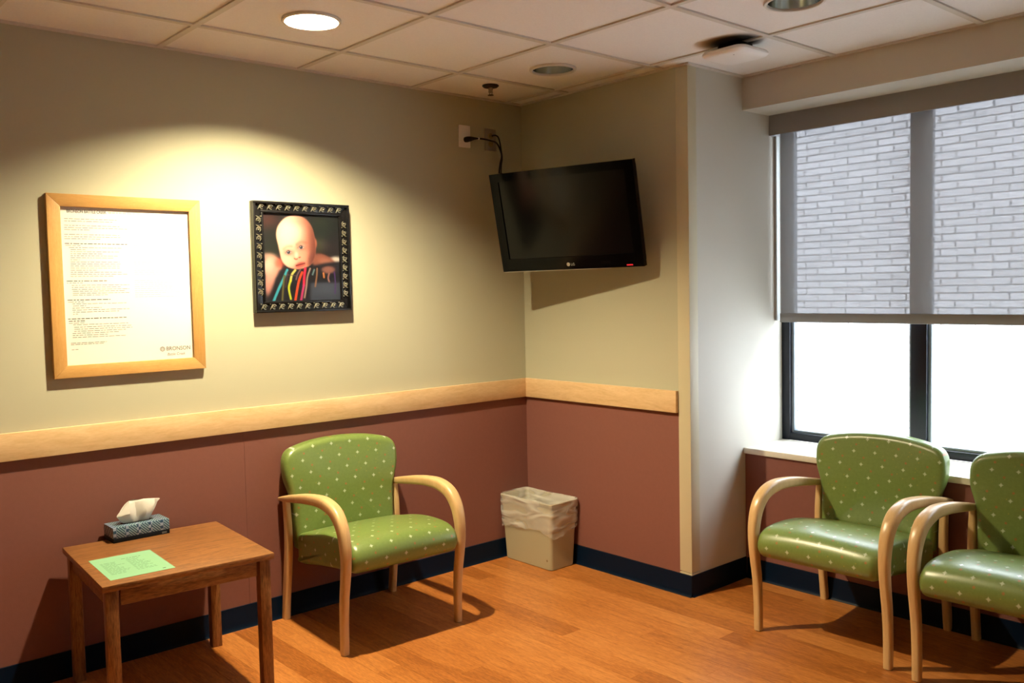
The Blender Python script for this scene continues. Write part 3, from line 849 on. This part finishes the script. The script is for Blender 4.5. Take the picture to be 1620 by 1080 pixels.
# ================================================================== waste bin with liner
bn = thing('waste_bin', 'beige rectangular waste bin with a clear liner in the corner', 'bin', (0.207, -0.116, 0))
def binsec(z, grow=0.0, n=6):
    t_ = z/0.345
    return rrect(0.175+0.017*t_+grow, 0.083+0.014*t_+grow, 0.018, n), z
rr_loft(MB(), [binsec(0.0, -0.004), binsec(0.004), binsec(0.12), binsec(0.24), binsec(0.330), binsec(0.331, 0.004), binsec(0.343, 0.005), binsec(0.345, 0.003), binsec(0.344, -0.004), binsec(0.2, -0.004), binsec(0.006, -0.005)]).build('bin_body', BEIGE, bn)
MB().lathe([(0.0, 0.0), (0.006, 0.0)], 12, axis='y', at=(0.150, -0.0868, 0.05)).build('moulded_mark', plain('brown_mark', (0.25, 0.18, 0.09, 1), rough=0.6), bn)
def liner():
    n = 120; v = []; f = []
    base = rrect(1, 1, 0.2, 29)
    rr = random.Random(9)
    def loop(z, gx, gy, wob, zf):
        hx_, hy_ = gx, gy; out = []
        o_ = rrect(hx_, hy_, 0.02, 29)
        for k, (p, q) in enumerate(o_):
            pass
        return o_
    # parametrise by perimeter
    def perim(hx_, hy_, r_, n):
        o_ = rrect(hx_, hy_, r_, 5); P_ = [np.array(p) for p in o_]; m_ = len(P_)
        L_ = [np.linalg.norm(P_[(k+1) % m_]-P_[k]) for k in range(m_)]; tot = sum(L_); out = []
        k = 0; acc = 0.0
        for s_ in range(n):
            d = tot*s_/n
            while acc + L_[k] < d: acc += L_[k]; k += 1
            out.append(P_[k] + (P_[(k+1) % m_]-P_[k])*((d-acc)/L_[k]))
        return out
    def wv(k, a, ph): return math.sin(2*math.pi*k/n*a + ph)
    rings = []
    # (z, half x, half y, wobble out, wobble z)
    specs = [(0.14, 0.168, 0.075, 0.008, 0.0), (0.24, 0.176, 0.082, 0.005, 0.0), (0.325, 0.182, 0.086, 0.004, 0.006), (0.349, 0.190, 0.094, 0.002, 0.003), (0.352, 0.198, 0.101, 0.001, 0.003), (0.344, 0.2005, 0.1035, 0.001, 0.003),
             (0.300, 0.2000, 0.1030, 0.003, 0.0), (0.250, 0.1975, 0.1010, 0.0045, 0.0), (0.215, 0.1955, 0.0995, 0.005, 0.010), (0.188, 0.1945, 0.0985, 0.004, 0.024)]
    for i, (z, a, b, wo, wz) in enumerate(specs):
        loop_ = perim(a, b, 0.022, n)
        ring = []
        for k, p in enumerate(loop_):
            d = p/np.linalg.norm(p)
            w1 = 0.5+0.5*(0.5*wv(k, 7, 1.3+i*0.5)+0.3*wv(k, 13, 0.4+i*0.9)+0.2*wv(k, 29, 2.0+i*1.7))
            q = p + d*wo*w1*(1 if i > 2 else -1)
            zz = z + wz*(0.55*wv(k, 3, 0.7)+0.3*wv(k, 5, 2.1)+0.15*wv(k, 17, 0.3))
            ring.append((max(float(q[0]), -0.2), min(float(q[1]), 0.112), zz))
        rings.append(ring)
    for r_ in rings: v += r_
    for i in range(len(rings)-1):
        for k in range(n):
            k2 = (k+1) % n; f.append((i*n+k, i*n+k2, (i+1)*n+k2, (i+1)*n+k))
    me = MB().add(v, f).mesh('liner', ang=180)
    return link('liner', me, BAG, bn)
liner()

# ================================================================== wall plates and cords
def plate(y0, y1, z0, z1, name, label, mat):
    t = thing(name, label, 'wall outlet', (0.0, (y0+y1)/2, (z0+z1)/2))
    hy_, hz_ = (y1-y0)/2, (z1-z0)/2
    MB().box((0, -hy_, -hz_), (0.006, hy_, hz_)).build('cover_plate', mat, t, bevel=0.002)
    return t
p1 = plate(-0.431, -0.357, 2.161, 2.273, 'wall_plate', 'white wall plate with a black plug high on the wall', WHITEP)
MB().box((0.006, -0.016, -0.034), (0.0075, 0.016, 0.034)).build('receptacle', WHITEP, p1, bevel=0.0007)
p2 = plate(-0.259, -0.183, 2.158, 2.272, 'wall_plate', 'steel duplex outlet plate nearer the room corner', STEELP)
for s_ in (-1, 1):
    o = MB().lathe([(0.0, 0.0085), (0.015, 0.0085), (0.016, 0.006)], 20, axis='x', at=(0, 0, 0.02*s_)).build('receptacle', plain('tan_receptacle', (0.30, 0.23, 0.10, 1), rough=0.5), p2)
    ho = MB()
    for q in (-1, 1): ho.box((0.0085, 0.006*q-0.001, 0.02*s_-0.004), (0.0088, 0.006*q+0.001, 0.02*s_+0.004))
    ho.build('slot', BLACKP, o, smooth=False)
MB().lathe([(0.0, 0.0068), (0.003, 0.0066), (0.003, 0.006)], 10, axis='x').build('screw', STEELP, p2)

cd = thing('television_cord', 'black television cords running from the two wall plates down behind the screen', 'cord', (0.008, -0.385, 2.195))
def rel(pts, o): return [(p[0]-o[0], p[1]-o[1], p[2]-o[2]) for p in pts]
co = (0.008, -0.385, 2.195)
MB().tube(rel([(0.008, -0.392, 2.200), (0.022, -0.390, 2.200), (0.036, -0.382, 2.201), (0.040, -0.362, 2.204), (0.040, -0.345, 2.206)], co), [0.014, 0.015, 0.013, 0.008, 0.005], 12).build('plug', BLACKP, cd)
MB().tube(rel([(0.040, -0.336, 2.2065), (0.040, -0.328, 2.207)], co), 0.0062, 12).build('cable_tie', WHITEP, cd)
MB().tube(rel(catmull([(0.040, -0.345, 2.206), (0.038, -0.30, 2.208), (0.036, -0.245, 2.204), (0.034, -0.205, 2.196), (0.032, -0.180, 2.165), (0.034, -0.172, 2.13), (0.036, -0.185, 2.09), (0.045, -0.200, 2.03), (0.07, -0.20, 1.95), (0.16, -0.18, 1.84), (0.28, -0.16, 1.80)], 6), co), 0.0045, 10).build('cable', BLACKP, cd)
MB().tube(rel(catmull([(0.0088, -0.215, 2.236), (0.026, -0.208, 2.237), (0.036, -0.196, 2.228), (0.040, -0.188, 2.20), (0.040, -0.180, 2.16), (0.042, -0.176, 2.12), (0.046, -0.188, 2.07), (0.060, -0.196, 1.99), (0.11, -0.19, 1.90), (0.22, -0.15, 1.86)], 6), co), 0.004, 10).build('signal_cable', BLACKP, cd)

# ================================================================== television on a wall arm
tvw = 0.785; tva = 1.6; tvh = tvw/tva
a_, t_, ro_ = -1.312, 0.224, 0.005
n_ = Vector((math.cos(a_)*math.cos(t_), math.sin(a_)*math.cos(t_), -math.sin(t_)))
rt = Vector((0,0,1)).cross(n_).normalized(); up = n_.cross(rt)
rr1 = rt*math.cos(ro_) + up*math.sin(ro_); uu1 = -rt*math.sin(ro_) + up*math.cos(ro_)
tv = thing('flat_television', 'black flat screen television tilted down in the room corner', 'television')
M_ = Matrix.Identity(4)
for i in range(3):
    M_[i][0] = rr1[i]; M_[i][1] = uu1[i]; M_[i][2] = n_[i]
tvc = Vector((0.5595, -0.2435, 1.763))
for i in range(3): M_[i][3] = tvc[i]
tv.matrix_world = M_
# local: x right, y up, z toward the viewer (0 = bezel front)
hw, hh = tvw/2, tvh/2
bz = 0.046; bzt = 0.040; bzb = 0.062
def tvbox(name, lo, hi, mat, bev=0.002, par=None): return MB().box(lo, hi).build(name, mat, par or tv, bevel=bev)
fr = MB()
fr.box((-hw, hh-bzt, -0.03), (hw, hh, 0)); fr.box((-hw, -hh, -0.03), (hw, -hh+bzb, 0))
fr.box((-hw, -hh+bzb, -0.03), (-hw+bz, hh-bzt, 0)); fr.box((hw-bz, -hh+bzb, -0.03), (hw, hh-bzt, 0))
bez = fr.build('bezel', BLACKG, tv)
tvbox('screen', (-hw+bz, -hh+bzb, -0.012), (hw-bz, hh-bzt, -0.006), SCREENM, 0)
rr_loft(MB(), [(rrect(hw-0.004, hh-0.004, 0.02), -0.0301), (rrect(hw-0.01, hh-0.01, 0.02), -0.055), (rrect(hw-0.09, hh-0.07, 0.04), -0.085)]).build('rear_shell', BLACKP, tv)
tvbox('lower_trim_strip', (-hw+0.004, -hh-0.004, -0.02), (hw*0.55, -hh, -0.001), SILVER, 0.001)
lm = text_mesh('LG', 0.018, 'logo_letters')
lo_ = link('logo_letters', lm, SILVER, tv, (0.006, -hh+0.018, 0.0006))
MB().lathe([(0.0, 0.0010), (0.009, 0.0010), (0.0095, 0.0)], 24, at=(-0.008, -hh+0.0245, 0.0)).build('logo_disc', SILVER, tv)
tvbox('standby_light', (hw-0.088, -hh+0.007, 0.0), (hw-0.056, -hh+0.013, 0.0008), LEDM, 0)
tvbox('sensor_window', (hw-0.22, -hh+0.02, 0.0), (hw-0.17, -hh+0.034, 0.0005), SCREENM, 0)
# wall arm
Mi = M_.inverted()
def to_tv(p): return tuple(Mi @ Vector(p))
wp = MB().box((0.49, -0.02, 1.66), (0.61, 0.0, 1.90)); wp.v = [to_tv(p) for p in wp.v]
wp.build('wall_mount_plate', BLACKP, tv)
MB().tube([to_tv((0.55, -0.018, 1.78)), to_tv((0.57, -0.07, 1.775)), (0, 0, -0.084)], 0.018, 14).build('mount_arm', BLACKP, tv)

# ================================================================== framed notice
fa_ = thing('framed_notice', 'white printed notice in a wide light oak frame above the table', 'picture frame', (0.0, -2.090, 1.133))
FWd, FHt, FD = 0.578, 0.687, 0.022
m1 = 0.047
hy_ = FWd/2
for k, quad in enumerate([[(-hy_, 0), (hy_, 0), (hy_-m1, m1), (-hy_+m1, m1)], [(hy_, 0), (hy_, FHt), (hy_-m1, FHt-m1), (hy_-m1, m1)],
                          [(hy_, FHt), (-hy_, FHt), (-hy_+m1, FHt-m1), (hy_-m1, FHt-m1)], [(-hy_, FHt), (-hy_, 0), (-hy_+m1, m1), (-hy_+m1, FHt-m1)]]):
    mm = wood('light_oak_frame_%d' % k, (0.46, 0.235, 0.065, 1), (0.54, 0.30, 0.095, 1), (0.60, 0.36, 0.13, 1), stretch=(3, 2, 26) if k % 2 == 0 else (3, 26, 2), scale=7.0, rough=0.4, fine=0.5)
    MB().prism(quad, 'x', 0.0, FD).build('frame_side', mm, fa_, bevel=0.0015)
sh = MB().box((0.004, -hy_+m1-0.003, m1-0.003), (0.010, hy_-m1+0.003, FHt-m1+0.003)).build('notice_sheet', PAPERW, fa_, smooth=False)
sw, sht = FWd-2*m1, FHt-2*m1
zt = 0.0106
def onsheet(u, v): return (-hy_+m1 + u*sw, FHt-m1 - v*sht)
# (row, x0, x1) measured on the notice; bold ones marked
rows = [(185,150,420,0),(197,150,400,0),(220,150,430,0),(232,150,470,0),(243,150,280,0),(268,150,430,0),(280,150,440,0),(291,150,330,0),(317,152,470,1),(327,155,230,0),
 (338,172,440,0),(349,180,255,0),(360,180,430,0),(371,180,340,0),(382,180,420,0),(393,180,400,0),(404,180,225,0),(415,180,430,0),(426,180,440,0),(437,180,430,0),(448,180,430,0),
 (459,180,310,0),(470,180,440,0),(481,180,470,0),(492,180,400,0),(517,160,370,1),(527,160,240,0),(540,185,480,0),(551,185,440,0),(562,185,480,0),(572,190,460,0),(583,190,480,0),
 (593,190,370,0),(619,163,380,1),(630,165,245,0),(640,187,470,0),(651,190,255,0),(662,187,335,0),(673,187,480,0),(684,190,430,0),(695,190,215,0),(720,165,470,1),(732,168,255,1),
 (743,168,255,0),(752,190,480,0),(765,195,490,0),(776,195,495,0),(787,195,460,0),(798,187,430,0),(809,187,365,0),(820,187,460,0),(850,178,360,0),(858,178,350,0),(885,182,215,0)]
mb_, mg_, mf_ = MB(), MB(), MB()
rr = random.Random(11)
def bars(m, v, u0, u1, h_):
    u = u0
    while u < u1:
        wl_ = min(rr.uniform(0.012, 0.045), u1-u)
        if wl_ > 0.006:
            y0_, z0_ = onsheet(u, v); y1_, _ = onsheet(u+wl_, v)
            m.add([(zt, y0_, z0_-h_/2), (zt, y1_, z0_-h_/2), (zt, y1_, z0_+h_/2), (zt, y0_, z0_+h_/2)], [(0, 1, 2, 3)])
        u += wl_ + 0.007
for (yy, xa, xb, bold) in rows:
    v = (yy-122)/846.0; sh_ = 127 + 30*v
    bars(mb_ if bold else mg_, v, (xa-sh_)/680.0, (xb-sh_)/680.0, 0.0030 if bold else 0.0019)
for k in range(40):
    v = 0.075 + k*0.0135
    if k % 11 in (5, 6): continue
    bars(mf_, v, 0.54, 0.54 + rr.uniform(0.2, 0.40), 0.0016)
mb_.build('printed_heading_lines', INKG, fa_, smooth=False); mg_.build('printed_text', plain('light_grey_ink', (0.20, 0.195, 0.18, 1), rough=0.7), fa_, smooth=False); mf_.build('printed_text_column', INK_GLARE, fa_, smooth=False)
def wall_text(txt, size, u, v, mat, name, par, width, shear=0.0, bold=0.0):
    me = text_mesh(txt, size, name, shear=shear, bold=bold)
    xsv = [q.co.x for q in me.vertices]; xscale = width/(max(xsv)-min(xsv))
    y_, z_ = onsheet(u, v)
    o = link(name, me, mat, par)
    o.matrix_local = Matrix(((0, 0, 1, zt), (xscale, 0, 0, y_), (0, 1, 0, z_), (0, 0, 0, 1)))
    return o
wall_text('BRONSON BATTLE CREEK', 0.0165, 0.05, 0.036, INK, 'notice_title', fa_, 0.142, bold=0.0002)
bm2 = MB(); bars(bm2, 0.028, 0.36, 0.62, 0.006); bars(bm2, 0.028, 0.66, 0.93, 0.004)
bm2.build('title_continuation', INK_GLARE, fa_, smooth=False)
wall_text('BRONSON', 0.0225, 0.772, 0.942, INK, 'logo_name', fa_, 0.0965)
wall_text('Battle Creek', 0.0155, 0.780, 0.976, INKG, 'logo_place', fa_, 0.072, shear=0.2)
lg = MB(); cy_, cz_ = onsheet(0.742, 0.930)
for k in range(8):
    a0 = 2*math.pi*k/8
    lg.tube([(zt, cy_+0.0088*math.cos(a0+d), cz_+0.0088*math.sin(a0+d)) for d in (-0.3, -0.1, 0.1, 0.3)], 0.0009, 6)
    lg.tube([(zt, cy_+0.0052*math.cos(a0+d), cz_+0.0052*math.sin(a0+d)) for d in (-0.4, 0, 0.4)], 0.0006, 6)
lg.build('logo_emblem', INKG, fa_)
MB().box((0.0135, -hy_+m1-0.002, m1-0.002), (0.0150, hy_-m1+0.002, FHt-m1+0.002)).build('glass', PGLASS, fa_, smooth=False)

# ================================================================== framed baby photograph
PY0, PY1, PZ0, PZ1 = -1.576, -1.106, 1.352, 1.832
ph = thing('framed_photograph', 'colour photograph of a baby in an ornate black and silver frame', 'picture frame', (0.0, (PY0+PY1)/2, PZ0))
pw, phh = PY1-PY0, PZ1-PZ0; hy_ = pw/2
FRW = 0.051
for quad in ([(-hy_, 0), (hy_, 0), (hy_-FRW, FRW), (-hy_+FRW, FRW)], [(hy_, 0), (hy_, phh), (hy_-FRW, phh-FRW), (hy_-FRW, FRW)],
             [(hy_, phh), (-hy_, phh), (-hy_+FRW, phh-FRW), (hy_-FRW, phh-FRW)], [(-hy_, phh), (-hy_, 0), (-hy_+FRW, FRW), (-hy_+FRW, phh-FRW)]):
    MB().prism(quad, 'x', 0.0, 0.024).build('frame_side', BLACKFR, ph, bevel=0.002)
# raised outer and inner lips
lip = MB()
for o_, t0, x1 in ((0.0, 0.011, 0.036), (FRW-0.012, 0.010, 0.030)):
    a, b, c_, d = -hy_+o_, hy_-o_, o_, phh-o_
    lip.box((0.024, a, c_), (x1, b, c_+t0)); lip.box((0.024, a, d-t0), (x1, b, d))
    lip.box((0.024, a, c_+t0), (x1, a+t0, d-t0)); lip.box((0.024, b-t0, c_+t0), (x1, b, d-t0))
lip.build('frame_lip', BLACKFR, ph, bevel=0.002)
# silver scroll ornaments in the channel
om = MB()
om.tube([(0.027, 0.0095*math.cos(a), 0.0095*math.sin(a)) for a in [R(20+34*k) for k in range(9)]], [0.0012, 0.0022, 0.0028, 0.003, 0.003, 0.0028, 0.0025, 0.002, 0.0012], 5)
om.tube([(0.027, -0.020, -0.011), (0.029, -0.014, 0.0), (0.027, -0.008, 0.012)], [0.0012, 0.003, 0.0012], 5)
om.lathe([(0.0, 0.0325), (0.0028, 0.031), (0.0038, 0.028), (0.0038, 0.024)], 8, axis='x')
om.lathe([(0.0, 0.0325), (0.002, 0.031), (0.0028, 0.028), (0.0028, 0.024)], 8, axis='x', at=(0, -0.018, 0.012))
OME = om.mesh('scroll_ornament', ang=50); OME.materials.append(ORNM)
inset = 0.0252; stp = 0.0385
ny = int((pw-0.05)/stp); nz = int((phh-0.05)/stp)
def orn(y_, z_, rot):
    o = link('scroll_ornament', OME, None, ph, (0, y_, z_)); o.rotation_euler = (rot, 0, 0)
for k in range(ny):
    y_ = -hy_ + 0.045 + (pw-0.09)*k/(ny-1)
    orn(y_, inset, 0.0); orn(y_, phh-inset, 0.0)
for k in range(1, nz-1):
    z_ = 0.045 + (phh-0.09)*k/(nz-1)
    orn(-hy_+inset, z_, -math.pi/2); orn(hy_-inset, z_, math.pi/2)

def paint_print(nx, ny_):
    """numpy painting of the printed photograph; coordinates as measured: x 150..800, y 140..860"""
    X, Y = np.meshgrid(np.linspace(0, 1, nx), np.linspace(0, 1, ny_))
    x = 150 + 645*X + 12*Y; yv = 143 + 712*Y
    img = np.zeros((ny_, nx, 3)); img[:] = (34, 30, 34)
    def sm(e): return 1/(1+np.exp(-np.clip(e, -40, 40)))
    def blend(mask, col): 
        for c_ in range(3): img[..., c_] = img[..., c_]*(1-mask) + col[c_]*mask
    def ell(cx_, cy_, rx, ry, soft=8.0, rot=0.0):
        c, s_ = math.cos(rot), math.sin(rot)
        u = ((x-cx_)*c+(yv-cy_)*s_)/rx; v = (-(x-cx_)*s_+(yv-cy_)*c)/ry
        d = (np.sqrt(u*u+v*v)-1)*min(rx, ry); return sm(-d/soft*2)
    def stroke(pts, wd, col, soft=1.6, op=1.0):
        m = np.zeros_like(x)
        P_ = catmull(pts, 8)
        for (x0, y0), (x1, y1) in zip(P_[:-1], P_[1:]):
            dx, dy = x1-x0, y1-y0; t = np.clip(((x-x0)*dx+(yv-y0)*dy)/(dx*dx+dy*dy+1e-6), 0, 1)
            d = np.hypot(x-x0-t*dx, yv-y0-t*dy); m = np.maximum(m, sm((wd-d)/soft*2))
        blend(m*op, col)
    # out of focus garden
    blend(ell(200, 215, 70, 60, 40)*0.8, (108, 58, 54)); blend(ell(225, 330, 60, 90, 40)*0.6, (40, 52, 44)); blend(ell(230, 430, 70, 50, 40)*0.6, (52, 66, 50))
    blend(ell(690, 250, 130, 90, 50)*0.7, (40, 62, 44)); blend(ell(640, 190, 60, 40, 40)*0.5, (64, 74, 56)); blend(ell(700, 400, 90, 50, 40)*0.7, (86, 72, 74)); blend(ell(620, 390, 50, 60, 30)*0.6, (90, 96, 70))
    blend(ell(760, 330, 50, 120, 40)*0.6, (34, 34, 40))
    blend(ell(190, 490, 60, 26, 14)*0.8, (212, 176, 160))
    # far arm and white cloth
    blend(ell(770, 540, 70, 52, 14), (226, 220, 214))
    blend(ell(660, 545, 120, 70, 10, 0.45), (150, 96, 82)); blend(ell(700, 560, 90, 40, 14, 0.5)*0.6, (190, 140, 122))
    # near shoulder and arm
    blend(ell(225, 580, 74, 92, 10), (232, 178, 162)); blend(ell(205, 690, 44, 110, 12, 0.12), (226, 172, 160)); blend(ell(285, 545, 40, 40, 16)*0.8, (214, 110, 92)); blend(ell(195, 560, 40, 60, 20)*0.6, (250, 216, 204))
    blend(ell(200, 760, 40, 60, 20)*0.6, (196, 140, 134))
    # dark woven garment
    neck = sm((yv - (596 - 0.10*(x-150) + 40*np.exp(-((x-430)/150.0)**2)))/6)
    edge_l = sm((x - (300 - 0.42*(yv-560)))/8)
    blend(neck*edge_l, (28, 26, 36))
    blend(sm((yv-706)/5)*sm((x-540)/6), (70, 78, 96)); blend(ell(690, 760, 110, 60, 40)*0.5*sm((yv-706)/5), (96, 104, 122))
    blend(ell(700, 600, 60, 32, 10)*0.9, (168, 118, 108))
    # head
    HP = catmull([(420, 152), (335, 178), (276, 245), (259, 320), (274, 400), (286, 460), (302, 522), (342, 572), (410, 594), (474, 590), (540, 562), (580, 495), (590, 420), (582, 330), (556, 240), (500, 176)], 4, True)
    dmin = np.full_like(x, 1e9); ins = np.zeros(x.shape, bool)
    for (x0, y0), (x1, y1) in zip(HP, HP[1:] + HP[:1]):
        dx, dy = x1-x0, y1-y0; t = np.clip(((x-x0)*dx+(yv-y0)*dy)/(dx*dx+dy*dy+1e-6), 0, 1)
        dmin = np.minimum(dmin, np.hypot(x-x0-t*dx, yv-y0-t*dy))
        ins ^= ((y0 > yv) != (y1 > yv)) & (x < dx*(yv-y0)/(dy if abs(dy) > 1e-9 else 1e-9) + x0)
    head = sm(np.where(ins, dmin, -dmin)/2.5)
    blend(ell(582, 380, 20, 40, 6), (178, 112, 94))
    blend(head, (232, 176, 154))
    shade = sm((x - (505 + 0.10*(yv-300)))/30)*head
    blend(shade*0.85, (136, 74, 62)); blend(sm((x-560)/16)*head*0.6, (104, 58, 52))
    blend(ell(370, 270, 100, 110, 60)*head*0.85, (255, 240, 226)); blend(ell(330, 380, 70, 120, 50)*head*0.7, (255, 232, 216))
    blend(ell(350, 530, 70, 50, 30)*head*0.75, (252, 214, 198)); blend(ell(500, 200, 90, 40, 30)*head*0.35, (170, 110, 92))
    blend(ell(500, 490, 50, 46, 24)*head*0.6, (238, 176, 156)); blend(ell(560, 520, 36, 60, 20)*head*0.6, (96, 52, 50))
    # brows, eyes
    stroke([(318, 432), (345, 412), (385, 408)], 9, (206, 138, 116), 8, 0.4); stroke([(430, 392), (465, 372), (508, 376)], 9, (170, 104, 88), 8, 0.4)
    for ex, ey, rx in ((360, 458, 26), (466, 416, 28)):
        blend(ell(ex, ey, rx+12, 24, 10)*0.55, (196, 120, 104)); blend(ell(ex, ey, rx, 15, 4, -0.35), (222, 206, 206))
        blend(ell(ex-1, ey-1, 14, 14, 3), (58, 74, 98)); blend(ell(ex-1, ey-1, 7, 7, 2), (16, 18, 26)); blend(ell(ex-5, ey-6, 3.5, 3.5, 1.5), (240, 240, 245))
        stroke([(ex-rx, ey+5), (ex-4, ey-15), (ex+rx-2, ey-6)], 2.4, (110, 60, 54), 2.5, 0.7)
        stroke([(ex-rx+4, ey+10), (ex, ey+18), (ex+rx-4, ey+4)], 2, (178, 104, 92), 3, 0.6)
    # nose
    blend(ell(432, 492, 34, 26, 12)*0.7, (240, 180, 158)); blend(ell(424, 478, 12, 20, 8)*0.8, (255, 228, 212)); stroke([(408, 508), (420, 514), (432, 510)], 4, (164, 84, 76), 3, 0.8); stroke([(446, 500), (456, 496)], 4, (150, 76, 70), 3, 0.8)
    # mouth
    blend(ell(456, 560, 42, 20, 7, -0.3), (190, 92, 88)); stroke([(420, 566), (456, 557), (494, 546)], 3.0, (96, 34, 38), 2.5, 0.95); blend(ell(462, 574, 22, 8, 5, -0.3)*0.6, (226, 140, 134)); blend(ell(440, 600, 60, 14, 10)*head*0.5, (180, 104, 92))
    # coloured braids
    for pts, wd, col in (([(345, 602), (310, 680), (270, 760), (226, 862)], 11, (74, 176, 196)), ([(322, 650), (312, 720), (300, 850)], 8, (112, 108, 62)),
                         ([(412, 604), (384, 640), (372, 690)], 10, (206, 204, 120)), ([(372, 690), (356, 750), (372, 838)], 9, (196, 208, 60)),
                         ([(470, 622), (440, 700), (408, 856)], 10, (232, 92, 44)), ([(498, 590), (488, 660), (484, 730)], 11, (222, 52, 92)), ([(484, 730), (470, 790), (458, 850)], 10, (196, 70, 128)),
                         ([(540, 590), (515, 660), (505, 740), (488, 830)], 7, (176, 150, 140)), ([(455, 600), (430, 640), (418, 680)], 6, (140, 110, 120)), ([(600, 590), (596, 650), (582, 738)], 7, (150, 116, 92)),
                         ([(575, 600), (560, 640)], 7, (120, 150, 156)), ([(656, 630), (660, 664)], 8, (206, 140, 80)), ([(706, 632), (696, 668), (706, 700)], 7, (166, 120, 116)), ([(752, 620), (760, 700), (756, 800)], 6, (92, 60, 128)),
                         ([(350, 620), (338, 690), (330, 740)], 6, (90, 70, 74)), ([(340, 640), (420, 650)], 3, (120, 96, 96))):
        stroke(pts, wd, col, 3)
    img = np.clip(img + np.random.RandomState(2).normal(0, 2.0, img.shape), 0, 255)/255.0
    return 0.54*np.where(img <= 0.04045, img/12.92, ((img+0.055)/1.055)**2.4)**1.22   # printed inks reflect less than bare paper
def photo_print():
    nx, ny_ = 180, 184
    img = paint_print(nx, ny_)
    y0_, y1_, z0_, z1_ = -hy_+FRW-0.002, hy_-FRW+0.002, FRW-0.002, phh-FRW+0.002
    ys_ = np.linspace(y0_, y1_, nx); zs_ = np.linspace(z1_, z0_, ny_)
    v = [(0.0200, float(a), float(b)) for b in zs_ for a in ys_]
    f = [(j*nx+i, (j+1)*nx+i, (j+1)*nx+i+1, j*nx+i+1) for j in range(ny_-1) for i in range(nx-1)]
    me = bpy.data.meshes.new('photo_print'); me.from_pydata(v, [], f)
    ca = me.color_attributes.new('print', 'FLOAT_COLOR', 'POINT')
    ca.data.foreach_set('color', np.concatenate([img, np.ones((ny_, nx, 1))], axis=2).astype(np.float32).ravel())
    m, nt, p = newmat('photo_print_ink'); setin(p, Roughness=0.45)
    at = N(nt, 'ShaderNodeVertexColor'); at.layer_name = 'print'
    nt.links.new(at.outputs[0], p.inputs['Base Color'])
    o = link('photo_print', me, m, ph)
    return o
photo_print()
MB().box((0.004, -hy_+FRW-0.004, FRW-0.004), (0.0195, hy_-FRW+0.004, phh-FRW+0.004)).build('backing_board', BLACKP, ph, smooth=False)
